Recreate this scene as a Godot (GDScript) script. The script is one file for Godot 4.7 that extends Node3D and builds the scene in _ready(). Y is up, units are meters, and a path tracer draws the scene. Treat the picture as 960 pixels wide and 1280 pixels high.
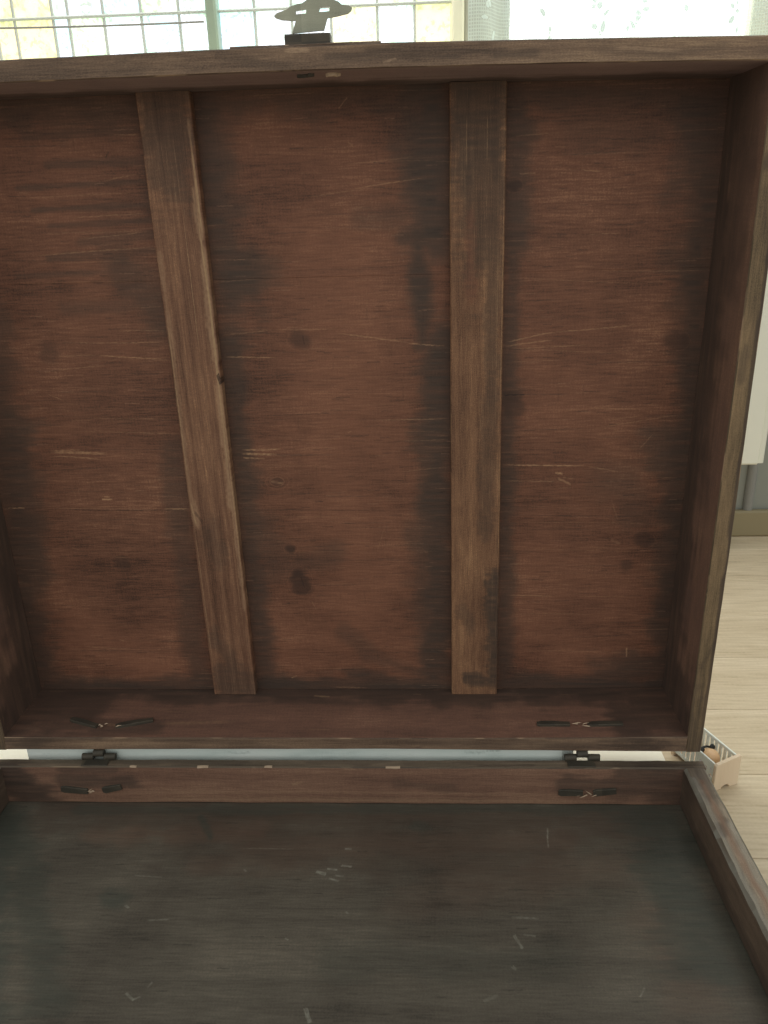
extends Node3D
# An old stained wooden chest standing open in front of a window, seen from close by.
# Units are metres, y is up, the room's floor is y = 0, the chest's back edge runs along z = 0.

const HB := 0.062            # height of the chest's lower half
const LID_BOTTOM := 0.0735
const PANEL_Z := -0.0908
const WALL_Z := -0.748       # the room's window wall

var PANEL_KNOT := [[0.437,0.754,0.442,0.772,0.0125,0.8],
	[0.429,0.701,0.43,0.702,0.0057,0.85],
	[0.417,0.584,0.418,0.585,0.008,0.5],
	[0.46,0.358,0.468,0.359,0.0114,0.5],
	[0.739,0.457,0.741,0.47,0.0125,0.6],
	[0.179,0.723,0.181,0.725,0.0091,0.5],
	[0.927,0.692,0.93,0.694,0.0114,0.55],
	[0.907,0.737,0.908,0.739,0.008,0.55],
	[0.944,0.371,0.948,0.372,0.0148,0.5],
	[0.733,0.152,0.734,0.151,0.0091,0.85],
	[0.126,0.369,0.132,0.37,0.0114,0.4]]
var PANEL_RING := [[0.459,0.7634,0.4557,0.7777,0.8,0.35],
	[0.4557,0.7777,0.4483,0.7882,0.8,0.35],
	[0.4483,0.7882,0.4386,0.792,0.8,0.35],
	[0.4386,0.792,0.4294,0.788,0.8,0.35],
	[0.4294,0.788,0.4231,0.7774,0.8,0.35],
	[0.4231,0.7774,0.4215,0.763,0.8,0.35],
	[0.4215,0.763,0.4249,0.7488,0.8,0.35],
	[0.4249,0.7488,0.4323,0.7386,0.8,0.35],
	[0.4323,0.7386,0.4419,0.7349,0.8,0.35],
	[0.4419,0.7349,0.451,0.7388,0.8,0.35],
	[0.451,0.7388,0.4572,0.7492,0.8,0.35],
	[0.4572,0.7492,0.459,0.7634,0.8,0.35],
	[0.4648,0.7635,0.4606,0.7823,0.8,0.2],
	[0.4606,0.7823,0.4508,0.7962,0.8,0.2],
	[0.4508,0.7962,0.4381,0.8012,0.8,0.2],
	[0.4381,0.8012,0.426,0.7959,0.8,0.2],
	[0.426,0.7959,0.4178,0.7819,0.8,0.2],
	[0.4178,0.7819,0.4156,0.763,0.8,0.2],
	[0.4156,0.763,0.4201,0.7443,0.8,0.2],
	[0.4201,0.7443,0.4299,0.7308,0.8,0.2],
	[0.4299,0.7308,0.4424,0.726,0.8,0.2],
	[0.4424,0.726,0.4543,0.7311,0.8,0.2],
	[0.4543,0.7311,0.4625,0.7448,0.8,0.2],
	[0.4625,0.7448,0.4648,0.7635,0.8,0.2],
	[0.4281,0.5841,0.4265,0.5882,0.8,0.8],
	[0.4265,0.5882,0.4226,0.5911,0.8,0.8],
	[0.4226,0.5911,0.4175,0.5921,0.8,0.8],
	[0.4175,0.5921,0.4125,0.591,0.8,0.8],
	[0.4125,0.591,0.4091,0.5879,0.8,0.8],
	[0.4091,0.5879,0.408,0.5838,0.8,0.8],
	[0.408,0.5838,0.4096,0.5797,0.8,0.8],
	[0.4096,0.5797,0.4135,0.5768,0.8,0.8],
	[0.4135,0.5768,0.4186,0.5758,0.8,0.8],
	[0.4186,0.5758,0.4235,0.577,0.8,0.8],
	[0.4235,0.577,0.427,0.58,0.8,0.8],
	[0.427,0.58,0.4281,0.5841,0.8,0.8],
	[0.4348,0.5842,0.4322,0.5903,0.8,0.45],
	[0.4322,0.5903,0.4257,0.5947,0.8,0.45],
	[0.4257,0.5947,0.4172,0.5963,0.8,0.45],
	[0.4172,0.5963,0.4089,0.5945,0.8,0.45],
	[0.4089,0.5945,0.4031,0.5899,0.8,0.45],
	[0.4031,0.5899,0.4013,0.5837,0.8,0.45],
	[0.4013,0.5837,0.404,0.5776,0.8,0.45],
	[0.404,0.5776,0.4104,0.5732,0.8,0.45],
	[0.4104,0.5732,0.4188,0.5717,0.8,0.45],
	[0.4188,0.5717,0.4271,0.5735,0.8,0.45],
	[0.4271,0.5735,0.4329,0.5781,0.8,0.45],
	[0.4329,0.5781,0.4348,0.5842,0.8,0.45],
	[0.4426,0.5844,0.4388,0.5925,0.8,0.3],
	[0.4388,0.5925,0.4294,0.5984,0.8,0.3],
	[0.4294,0.5984,0.417,0.6004,0.8,0.3],
	[0.417,0.6004,0.4048,0.598,0.8,0.3],
	[0.4048,0.598,0.3962,0.5918,0.8,0.3],
	[0.3962,0.5918,0.3934,0.5835,0.8,0.3],
	[0.3934,0.5835,0.3973,0.5754,0.8,0.3],
	[0.3973,0.5754,0.4067,0.5696,0.8,0.3],
	[0.4067,0.5696,0.4191,0.5677,0.8,0.3],
	[0.4191,0.5677,0.4312,0.5701,0.8,0.3],
	[0.4312,0.5701,0.4398,0.5762,0.8,0.3],
	[0.4398,0.5762,0.4426,0.5844,0.8,0.3],
	[0.483,0.3596,0.48,0.3679,0.8,0.3],
	[0.48,0.3679,0.4728,0.3739,0.8,0.3],
	[0.4728,0.3739,0.4633,0.3759,0.8,0.3],
	[0.4633,0.3759,0.454,0.3734,0.8,0.3],
	[0.454,0.3734,0.4475,0.3671,0.8,0.3],
	[0.4475,0.3671,0.4455,0.3587,0.8,0.3],
	[0.4455,0.3587,0.4485,0.3504,0.8,0.3],
	[0.4485,0.3504,0.4557,0.3445,0.8,0.3],
	[0.4557,0.3445,0.4652,0.3425,0.8,0.3],
	[0.4652,0.3425,0.4744,0.345,0.8,0.3],
	[0.4744,0.345,0.4809,0.3512,0.8,0.3],
	[0.4809,0.3512,0.483,0.3596,0.8,0.3],
	[0.4934,0.3599,0.4889,0.3711,0.8,0.2],
	[0.4889,0.3711,0.4778,0.3792,0.8,0.2],
	[0.4778,0.3792,0.4629,0.3819,0.8,0.2],
	[0.4629,0.3819,0.4484,0.3785,0.8,0.2],
	[0.4484,0.3785,0.4382,0.3699,0.8,0.2],
	[0.4382,0.3699,0.435,0.3584,0.8,0.2],
	[0.435,0.3584,0.4397,0.3472,0.8,0.2],
	[0.4397,0.3472,0.4508,0.3393,0.8,0.2],
	[0.4508,0.3393,0.4655,0.3367,0.8,0.2],
	[0.4655,0.3367,0.4798,0.34,0.8,0.2],
	[0.4798,0.34,0.49,0.3485,0.8,0.2],
	[0.49,0.3485,0.4934,0.3599,0.8,0.2],
	[0.7443,0.152,0.743,0.1571,0.8,0.3],
	[0.743,0.1571,0.7389,0.1607,0.8,0.3],
	[0.7389,0.1607,0.7332,0.1619,0.8,0.3],
	[0.7332,0.1619,0.7274,0.1604,0.8,0.3],
	[0.7274,0.1604,0.7231,0.1564,0.8,0.3],
	[0.7231,0.1564,0.7214,0.1512,0.8,0.3],
	[0.7214,0.1512,0.7228,0.1461,0.8,0.3],
	[0.7228,0.1461,0.7269,0.1425,0.8,0.3],
	[0.7269,0.1425,0.7326,0.1413,0.8,0.3],
	[0.7326,0.1413,0.7384,0.1428,0.8,0.3],
	[0.7384,0.1428,0.7427,0.1468,0.8,0.3],
	[0.7427,0.1468,0.7443,0.152,0.8,0.3],
	[0.9446,0.6932,0.9428,0.701,0.8,0.25],
	[0.9428,0.701,0.9368,0.7066,0.8,0.25],
	[0.9368,0.7066,0.9281,0.7086,0.8,0.25],
	[0.9281,0.7086,0.919,0.7064,0.8,0.25],
	[0.919,0.7064,0.9121,0.7006,0.8,0.25],
	[0.9121,0.7006,0.9091,0.6927,0.8,0.25],
	[0.9091,0.6927,0.9109,0.685,0.8,0.25],
	[0.9109,0.685,0.917,0.6794,0.8,0.25],
	[0.917,0.6794,0.9257,0.6774,0.8,0.25],
	[0.9257,0.6774,0.9346,0.6796,0.8,0.25],
	[0.9346,0.6796,0.9416,0.6854,0.8,0.25],
	[0.9416,0.6854,0.9446,0.6932,0.8,0.25],
	[0.9626,0.3716,0.9609,0.3798,0.8,0.25],
	[0.9609,0.3798,0.9548,0.3857,0.8,0.25],
	[0.9548,0.3857,0.9459,0.3877,0.8,0.25],
	[0.9459,0.3877,0.9366,0.3852,0.8,0.25],
	[0.9366,0.3852,0.9295,0.379,0.8,0.25],
	[0.9295,0.379,0.9263,0.3707,0.8,0.25],
	[0.9263,0.3707,0.9281,0.3625,0.8,0.25],
	[0.9281,0.3625,0.9342,0.3567,0.8,0.25],
	[0.9342,0.3567,0.943,0.3548,0.8,0.25],
	[0.943,0.3548,0.9522,0.3572,0.8,0.25],
	[0.9522,0.3572,0.9594,0.3633,0.8,0.25],
	[0.9594,0.3633,0.9626,0.3716,0.8,0.25],
	[0.1977,0.7247,0.1945,0.7321,0.8,0.25],
	[0.1945,0.7321,0.1878,0.7375,0.8,0.25],
	[0.1878,0.7375,0.1792,0.7394,0.8,0.25],
	[0.1792,0.7394,0.1712,0.7373,0.8,0.25],
	[0.1712,0.7373,0.1658,0.7318,0.8,0.25],
	[0.1658,0.7318,0.1646,0.7243,0.8,0.25],
	[0.1646,0.7243,0.1678,0.7169,0.8,0.25],
	[0.1678,0.7169,0.1745,0.7116,0.8,0.25],
	[0.1745,0.7116,0.183,0.7097,0.8,0.25],
	[0.183,0.7097,0.191,0.7118,0.8,0.25],
	[0.191,0.7118,0.1964,0.7173,0.8,0.25],
	[0.1964,0.7173,0.1977,0.7247,0.8,0.25],
	[0.4403,0.7011,0.4386,0.7069,0.8,0.3],
	[0.4386,0.7069,0.4345,0.7112,0.8,0.3],
	[0.4345,0.7112,0.4292,0.7127,0.8,0.3],
	[0.4292,0.7127,0.4241,0.711,0.8,0.3],
	[0.4241,0.711,0.4206,0.7067,0.8,0.3],
	[0.4206,0.7067,0.4196,0.7009,0.8,0.3],
	[0.4196,0.7009,0.4213,0.6951,0.8,0.3],
	[0.4213,0.6951,0.4254,0.6909,0.8,0.3],
	[0.4254,0.6909,0.4307,0.6894,0.8,0.3],
	[0.4307,0.6894,0.4357,0.691,0.8,0.3],
	[0.4357,0.691,0.4393,0.6953,0.8,0.3],
	[0.4393,0.6953,0.4403,0.7011,0.8,0.3]]
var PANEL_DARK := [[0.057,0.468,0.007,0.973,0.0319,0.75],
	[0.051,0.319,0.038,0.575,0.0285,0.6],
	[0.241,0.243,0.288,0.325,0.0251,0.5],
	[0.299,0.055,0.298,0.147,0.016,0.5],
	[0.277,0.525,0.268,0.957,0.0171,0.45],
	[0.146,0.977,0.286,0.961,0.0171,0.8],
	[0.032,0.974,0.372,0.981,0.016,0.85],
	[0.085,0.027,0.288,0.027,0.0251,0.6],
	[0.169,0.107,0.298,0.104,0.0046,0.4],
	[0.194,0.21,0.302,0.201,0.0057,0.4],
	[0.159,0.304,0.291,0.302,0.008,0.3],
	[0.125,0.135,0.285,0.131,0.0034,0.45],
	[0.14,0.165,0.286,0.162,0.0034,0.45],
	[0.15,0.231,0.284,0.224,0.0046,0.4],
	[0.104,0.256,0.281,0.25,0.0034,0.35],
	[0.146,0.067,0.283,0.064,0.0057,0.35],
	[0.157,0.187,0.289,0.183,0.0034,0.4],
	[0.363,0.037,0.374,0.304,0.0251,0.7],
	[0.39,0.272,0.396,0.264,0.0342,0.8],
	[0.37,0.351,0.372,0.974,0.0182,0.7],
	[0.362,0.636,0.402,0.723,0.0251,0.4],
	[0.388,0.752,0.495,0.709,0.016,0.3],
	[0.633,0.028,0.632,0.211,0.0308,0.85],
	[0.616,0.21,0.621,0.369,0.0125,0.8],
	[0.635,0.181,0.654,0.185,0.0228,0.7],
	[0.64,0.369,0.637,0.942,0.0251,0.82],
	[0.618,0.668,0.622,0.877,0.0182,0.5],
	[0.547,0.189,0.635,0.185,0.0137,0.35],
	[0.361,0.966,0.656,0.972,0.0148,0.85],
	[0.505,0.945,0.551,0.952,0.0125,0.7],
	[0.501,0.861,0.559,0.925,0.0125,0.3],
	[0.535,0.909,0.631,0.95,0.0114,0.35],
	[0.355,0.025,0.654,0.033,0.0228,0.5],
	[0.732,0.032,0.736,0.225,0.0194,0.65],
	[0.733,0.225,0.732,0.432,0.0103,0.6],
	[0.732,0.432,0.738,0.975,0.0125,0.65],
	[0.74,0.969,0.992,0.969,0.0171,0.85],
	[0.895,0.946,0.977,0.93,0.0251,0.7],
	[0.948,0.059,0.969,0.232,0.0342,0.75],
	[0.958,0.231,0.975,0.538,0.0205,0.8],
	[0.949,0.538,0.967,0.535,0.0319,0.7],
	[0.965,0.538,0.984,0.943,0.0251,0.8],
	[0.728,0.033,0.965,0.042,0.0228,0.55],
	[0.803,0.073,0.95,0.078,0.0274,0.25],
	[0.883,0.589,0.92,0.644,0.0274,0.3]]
var PANEL_WARM := [[0.515,0.251,0.525,0.845,0.0684,0.5],
	[0.1,0.858,0.215,0.924,0.0388,0.5],
	[0.525,0.53,0.564,0.725,0.057,0.3],
	[0.803,0.727,0.887,0.817,0.057,0.3],
	[0.18,0.101,0.206,0.347,0.0456,0.3],
	[0.786,0.338,0.829,0.588,0.0684,0.3],
	[0.399,0.058,0.567,0.156,0.0456,0.22],
	[0.773,0.847,0.869,0.911,0.0456,0.35],
	[0.416,0.876,0.584,0.893,0.0456,0.35],
	[0.104,0.522,0.205,0.524,0.0342,0.25],
	[0.775,0.072,0.824,0.113,0.0342,0.15],
	[0.64,0.233,0.642,0.37,0.0114,0.35]]
var PANEL_SCRATCH := [[0.1062,0.5284,0.1844,0.5326,3.0,0.75],
	[0.1108,0.5352,0.1742,0.5418,1.4,0.6],
	[0.1077,0.5258,0.1484,0.5252,1.0,0.6],
	[0.3742,0.5294,0.4261,0.5291,1.5,0.9],
	[0.3737,0.536,0.42,0.5382,2.4,0.8],
	[0.3743,0.5427,0.4029,0.5446,1.6,0.7],
	[0.0295,0.6237,0.0528,0.624,1.2,0.8],
	[0.2544,0.6285,0.2899,0.629,1.2,0.8],
	[0.0876,0.6245,0.2487,0.6284,0.8,0.35],
	[0.7277,0.561,0.8443,0.5644,1.4,0.8],
	[0.8443,0.5658,0.8824,0.5744,1.0,0.5],
	[0.7294,0.5878,0.8078,0.5905,0.9,0.5],
	[0.8017,0.5756,0.8094,0.5771,2.2,0.9],
	[0.8054,0.5851,0.821,0.5947,2.4,0.55],
	[0.8118,0.5838,0.8249,0.5854,1.5,0.5],
	[0.3645,0.3483,0.4277,0.3428,0.9,0.5],
	[0.4277,0.3428,0.5107,0.3437,0.8,0.5],
	[0.5105,0.3496,0.6031,0.3662,1.1,0.7],
	[0.6031,0.3674,0.6495,0.3721,1.2,0.8],
	[0.3616,0.3819,0.4301,0.3848,1.1,0.7],
	[0.4681,0.3652,0.6135,0.3617,0.8,0.3],
	[0.7285,0.3693,0.7871,0.3554,1.0,0.7],
	[0.7871,0.3554,0.8973,0.3466,1.0,0.7],
	[0.7369,0.3778,0.8387,0.3744,0.9,0.5],
	[0.7287,0.3752,0.7876,0.3672,1.2,0.6],
	[0.7267,0.3764,0.8904,0.3887,0.8,0.4],
	[0.7375,0.3982,0.7991,0.3972,0.7,0.4],
	[0.2356,0.13,0.2822,0.1211,0.8,0.5],
	[0.1224,0.1496,0.2812,0.1462,0.8,0.4],
	[0.1887,0.1775,0.2798,0.1749,0.9,0.55],
	[0.1554,0.1961,0.2771,0.1976,0.7,0.35],
	[0.1947,0.2061,0.281,0.1988,0.9,0.5],
	[0.1296,0.2286,0.2845,0.2209,1.0,0.55],
	[0.1483,0.2404,0.2721,0.2395,0.7,0.35],
	[0.1517,0.355,0.2867,0.3571,0.9,0.6],
	[0.1376,0.3765,0.1916,0.3754,0.8,0.6],
	[0.1916,0.3754,0.2869,0.3838,1.0,0.8],
	[0.1344,0.3974,0.2002,0.3916,0.8,0.5],
	[0.1022,0.2676,0.2892,0.2694,0.6,0.3],
	[0.222,0.3399,0.2864,0.3404,0.8,0.6],
	[0.156,0.4727,0.2985,0.4782,0.6,0.5],
	[0.1472,0.4947,0.2906,0.5015,0.6,0.5],
	[0.1176,0.4347,0.136,0.444,0.8,0.6],
	[0.2552,0.0711,0.2843,0.0721,0.9,0.5],
	[0.4843,0.1591,0.5383,0.1525,0.7,0.5],
	[0.5384,0.1504,0.6256,0.1388,0.9,0.6],
	[0.5299,0.1181,0.6163,0.1109,0.6,0.4],
	[0.4112,0.0292,0.5054,0.0279,0.6,0.4],
	[0.5261,0.0481,0.536,0.0358,0.9,0.5],
	[0.369,0.5533,0.5126,0.5599,0.5,0.35],
	[0.5586,0.4849,0.6548,0.4843,0.9,0.6],
	[0.5901,0.5191,0.6549,0.5177,0.8,0.45],
	[0.5893,0.5706,0.655,0.5637,0.7,0.45],
	[0.3618,0.6427,0.5654,0.6499,0.5,0.3],
	[0.4143,0.711,0.5182,0.7094,0.4,0.3],
	[0.8327,0.269,0.9793,0.2721,0.8,0.4],
	[0.8251,0.2198,0.8636,0.2188,0.8,0.5],
	[0.8128,0.1348,0.8346,0.1375,0.9,0.6],
	[0.7401,0.1374,0.7572,0.137,0.9,0.5],
	[0.734,0.0899,0.7852,0.0868,0.8,0.4],
	[0.7343,0.2762,0.9127,0.2902,0.6,0.35],
	[0.8391,0.4717,0.907,0.4744,0.8,0.5],
	[0.8664,0.4911,0.9079,0.4857,0.7,0.45],
	[0.8462,0.5047,0.9598,0.4842,0.7,0.5],
	[0.9117,0.5369,0.9259,0.5152,0.7,0.5],
	[0.7333,0.6593,0.9653,0.6654,0.6,0.35],
	[0.7343,0.7048,0.9474,0.7146,0.6,0.3],
	[0.7386,0.7917,0.8055,0.7938,1.0,0.6],
	[0.7372,0.8283,0.8648,0.8293,0.8,0.4],
	[0.8456,0.7942,0.9199,0.7949,0.7,0.5],
	[0.7389,0.9004,0.9397,0.9062,0.7,0.4],
	[0.8791,0.6228,0.8901,0.6574,0.7,0.4],
	[0.8847,0.6924,0.894,0.6982,3.0,0.3],
	[0.9189,0.895,0.9201,0.9109,1.4,0.7],
	[0.4172,0.9528,0.4235,0.9495,1.5,0.7],
	[0.4778,0.973,0.5209,0.9731,0.8,0.6],
	[0.1033,0.8872,0.1571,0.8924,0.7,0.6],
	[0.4113,0.5838,0.4246,0.5868,2.4,0.55],
	[0.1682,0.6103,0.1808,0.6105,1.6,0.9],
	[0.1722,0.6062,0.178,0.6063,1.4,0.9],
	[0.1116,0.697,0.1206,0.7001,1.4,0.4],
	[0.1491,0.6568,0.1512,0.6583,1.5,0.4],
	[0.1683,0.714,0.1941,0.7157,0.8,0.4],
	[0.1594,0.8746,0.1641,0.8762,1.6,0.4],
	[0.5358,0.091,0.5404,0.0951,1.6,0.3],
	[0.4558,0.8013,0.461,0.8168,0.9,0.4],
	[0.565,0.6669,0.5537,0.7098,0.6,0.3],
	[0.5201,0.5047,0.5235,0.5022,1.0,0.5]]
var PANEL_CRACK := [[0.0873,0.626,0.2897,0.6304,0.9,0.7],
	[0.3967,0.632,0.5881,0.6363,0.7,0.5],
	[0.7284,0.4493,0.7545,0.4487,1.0,0.8],
	[0.3183,0.0976,0.3286,0.0919,0.9,0.6],
	[0.7345,0.2852,0.9891,0.2724,0.4,0.3],
	[0.2455,0.0931,0.2417,0.0991,1.0,0.5],
	[0.4419,0.7557,0.4455,0.7738,0.8,0.5],
	[0.4666,0.3532,0.4681,0.3652,0.9,0.5]]
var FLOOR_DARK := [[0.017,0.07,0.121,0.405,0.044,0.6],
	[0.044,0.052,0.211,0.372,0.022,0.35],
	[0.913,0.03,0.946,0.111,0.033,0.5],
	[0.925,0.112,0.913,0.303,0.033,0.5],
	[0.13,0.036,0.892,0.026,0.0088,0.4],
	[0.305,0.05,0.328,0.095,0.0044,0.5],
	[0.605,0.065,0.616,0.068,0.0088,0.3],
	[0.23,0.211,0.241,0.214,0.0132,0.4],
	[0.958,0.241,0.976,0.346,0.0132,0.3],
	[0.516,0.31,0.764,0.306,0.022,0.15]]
var FLOOR_WARM := [[0.171,0.09,0.388,0.081,0.0154,0.6],
	[0.394,0.118,0.794,0.097,0.0198,0.4],
	[0.327,0.15,0.44,0.141,0.0176,0.3],
	[0.644,0.191,0.848,0.144,0.033,0.3],
	[0.884,0.242,0.892,0.348,0.0275,0.3],
	[0.586,0.22,0.721,0.204,0.022,0.2]]
var FLOOR_MARK := [[0.4803,0.1637,0.4887,0.1666,3.6,0.6],
	[0.493,0.1575,0.5033,0.1589,2.2,0.55],
	[0.5109,0.1511,0.5212,0.1525,2.6,0.6],
	[0.4966,0.1755,0.507,0.1798,2.0,0.5],
	[0.5126,0.1179,0.5189,0.1178,2.0,0.5],
	[0.5041,0.1694,0.5123,0.1708,2.2,0.4],
	[0.7175,0.2702,0.7239,0.2873,2.6,0.45],
	[0.7287,0.2675,0.7403,0.2698,1.8,0.35],
	[0.7177,0.2394,0.7473,0.2415,2.2,0.35],
	[0.7111,0.317,0.7127,0.3193,2.6,0.5],
	[0.4891,0.3792,0.494,0.3935,3.2,0.6],
	[0.7807,0.0717,0.7763,0.1133,1.3,0.6],
	[0.2929,0.3619,0.3021,0.3693,2.0,0.4],
	[0.3021,0.3693,0.3081,0.3659,1.6,0.4],
	[0.3138,0.3516,0.3158,0.346,1.6,0.35],
	[0.2473,0.1728,0.283,0.1754,1.4,0.4],
	[0.2864,0.2515,0.31,0.2498,1.8,0.35],
	[0.2522,0.2277,0.256,0.2304,2.0,0.5],
	[0.6773,0.3628,0.6895,0.3573,3.0,0.25],
	[0.3857,0.1604,0.3882,0.1634,1.6,0.5],
	[0.3729,0.1179,0.4473,0.1187,1.0,0.3],
	[0.4546,0.2784,0.4567,0.2796,1.8,0.5],
	[0.5209,0.2345,0.523,0.2371,1.4,0.5],
	[0.8408,0.3543,0.8474,0.3434,1.4,0.4]]

var M := {}
var used := {}
var rng := RandomNumberGenerator.new()


func _ready() -> void:
	rng.seed = 7
	# ---- camera, air, light, exposure
	var cam := Camera3D.new()
	cam.name = "camera"
	cam.keep_aspect = Camera3D.KEEP_HEIGHT
	cam.fov = 65.83
	cam.near = 0.02
	cam.far = 40.0
	cam.position = Vector3(0.0869, 0.6067, 0.6846)
	cam.rotation_order = EULER_ORDER_YXZ
	cam.rotation = Vector3(-0.3681, 0.0484, -0.0293)
	add_child(cam)
	cam.current = true
	var env := Environment.new()
	env.background_mode = Environment.BG_COLOR
	env.background_color = Color(0.95, 0.97, 0.95)
	env.background_energy_multiplier = 0.62
	env.tonemap_mode = Environment.TONE_MAPPER_LINEAR
	env.tonemap_exposure = 1.1
	env.sdfgi_enabled = true
	env.ssao_enabled = true
	env.ssil_enabled = true
	var we := WorldEnvironment.new()
	we.name = "environment"
	we.environment = env
	add_child(we)
	var wl := AreaLight3D.new()          # the daylight that comes in through the upper window
	wl.name = "window_daylight"
	wl.area_size = Vector2(1.7, 0.5)
	wl.light_color = Color(1.0, 0.985, 0.96)
	wl.light_energy = 1.3
	wl.shadow_enabled = true
	wl.position = Vector3(0.1, 1.34, -0.62)
	add_child(wl)
	wl.look_at_from_position(wl.position, Vector3(0.1, 0.35, 0.5))
	var rl := AreaLight3D.new()          # unseen fill light, added behind the camera to reach into the lid
	rl.name = "room_fill"
	rl.area_size = Vector2(2.4, 1.7)
	rl.light_color = Color(1.0, 0.95, 0.9)
	rl.light_energy = 0.9
	rl.shadow_enabled = true
	add_child(rl)
	rl.look_at_from_position(Vector3(0.1, 1.45, 2.7), Vector3(0.0, 0.35, 0.0))
	make_materials()
	make_room()
	make_chest()
	make_behind()
	make_cot()


# ------------------------------------------------------------------ bookkeeping
func numbered(called: String) -> String:
	var n: int = used.get(called, 0)
	used[called] = n + 1
	return called if n == 0 else "%s_%03d" % [called, n]


func thing(called: String, label: String, category: String, at := Vector3.ZERO, group := "") -> Node3D:
	var o := Node3D.new()
	o.name = numbered(called)
	add_child(o, true)
	o.position = at
	o.set_meta("label", label)
	o.set_meta("category", category)
	if group:
		o.set_meta("group", group)
	return o


func part(called: String, parent: Node3D, mesh: Mesh, mat: Material = null) -> MeshInstance3D:
	var o := MeshInstance3D.new()
	var n := 0
	var nm := called
	while parent.has_node(NodePath(nm)):
		n += 1
		nm = "%s_%03d" % [called, n]
	o.name = nm
	o.mesh = mesh
	if mat:
		o.material_override = mat
	parent.add_child(o, true)
	return o


func group_node(called: String, parent: Node3D) -> Node3D:
	var o := Node3D.new()
	var n := 0
	var nm := called
	while parent.has_node(NodePath(nm)):
		n += 1
		nm = "%s_%03d" % [called, n]
	o.name = nm
	parent.add_child(o, true)
	return o


# ------------------------------------------------------------------ shapes
func new_st() -> SurfaceTool:
	var st := SurfaceTool.new()
	st.begin(Mesh.PRIMITIVE_TRIANGLES)
	st.set_smooth_group(-1)
	return st


func tri(st: SurfaceTool, p: Array, uv: Array, out: Vector3) -> void:
	var n: Vector3 = (p[1] - p[0]).cross(p[2] - p[0])
	var o := [0, 1, 2] if n.dot(out) < 0.0 else [0, 2, 1]   # clockwise from outside
	for i in o:
		st.set_uv(uv[i])
		st.add_vertex(p[i])


func quad(st: SurfaceTool, p: Array, uv: Array, out: Vector3) -> void:
	tri(st, [p[0], p[1], p[2]], [uv[0], uv[1], uv[2]], out)
	tri(st, [p[0], p[2], p[3]], [uv[0], uv[2], uv[3]], out)


func done(st: SurfaceTool) -> ArrayMesh:
	st.generate_normals()
	return st.commit()


# A board: sections are quads (outer-front, inner-front, inner-back, outer-back) at points along it.
# Faces take strips of the board's own texture: 0 rim, 1 inner face, 2 back, 3 outer face, then the worn edges.
const STRIPS := [[0.0, 0.23], [0.25, 0.71], [0.73, 0.83], [0.85, 0.955]]
func board(sections: Array, steps: int, c: float, uvf = null, wobble := 0.0003, useed := 1, u0 := 0.0, u1 := 1.0) -> ArrayMesh:
	var st := new_st()
	var r := RandomNumberGenerator.new()
	r.seed = useed
	var rings := []
	var us := []
	var segs: int = sections.size() - 1
	for s in segs:
		for k in steps + (1 if s == segs - 1 else 0):
			var t := float(k) / steps
			var q := []
			for i in 4:
				q.append(sections[s][i].lerp(sections[s + 1][i], t))
			us.append((s + t) / segs)
			var ring := []
			for i in 4:
				var a: Vector3 = q[i]
				var prev: Vector3 = (q[(i + 3) % 4] - a).normalized()
				var next: Vector3 = (q[(i + 1) % 4] - a).normalized()
				var cc := c * (1.0 + r.randf_range(-0.2, 0.25))
				var j: Vector3 = (prev + next) * r.randf_range(-wobble, wobble) * 0.5
				ring.append(a + prev * cc + j)
				ring.append(a + next * cc + j)
			rings.append(ring)
	for k in rings.size() - 1:
		var cen := Vector3.ZERO
		for i in 8:
			cen += rings[k][i] / 8.0
		for i in 8:
			var a: Vector3 = rings[k][i]
			var b: Vector3 = rings[k][(i + 1) % 8]
			var cc: Vector3 = rings[k + 1][(i + 1) % 8]
			var d: Vector3 = rings[k + 1][i]
			var face := i / 2
			var sv: Array = STRIPS[face] if i % 2 == 1 else [0.965, 0.995]
			var ua: float = lerpf(u0, u1, us[k])
			var ub: float = lerpf(u0, u1, us[k + 1])
			var uv := [Vector2(ua, sv[0]), Vector2(ua, sv[1]), Vector2(ub, sv[1]), Vector2(ub, sv[0])]
			if uvf != null:
				uv = [uvf.call(a), uvf.call(b), uvf.call(cc), uvf.call(d)]
			quad(st, [a, b, cc, d], uv, (a + b + cc + d) / 4.0 - cen)
	for e in [0, rings.size() - 1]:
		var ring: Array = rings[e]
		var cen := Vector3.ZERO
		for i in 8:
			cen += ring[i] / 8.0
		var inside: Vector3 = rings[1 if e == 0 else rings.size() - 2][0]
		for i in 8:
			tri(st, [cen, ring[i], ring[(i + 1) % 8]], [Vector2(0.01, 0.9), Vector2(0.0, 0.86), Vector2(0.02, 0.86)], ring[0] - inside)
	return done(st)


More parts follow.
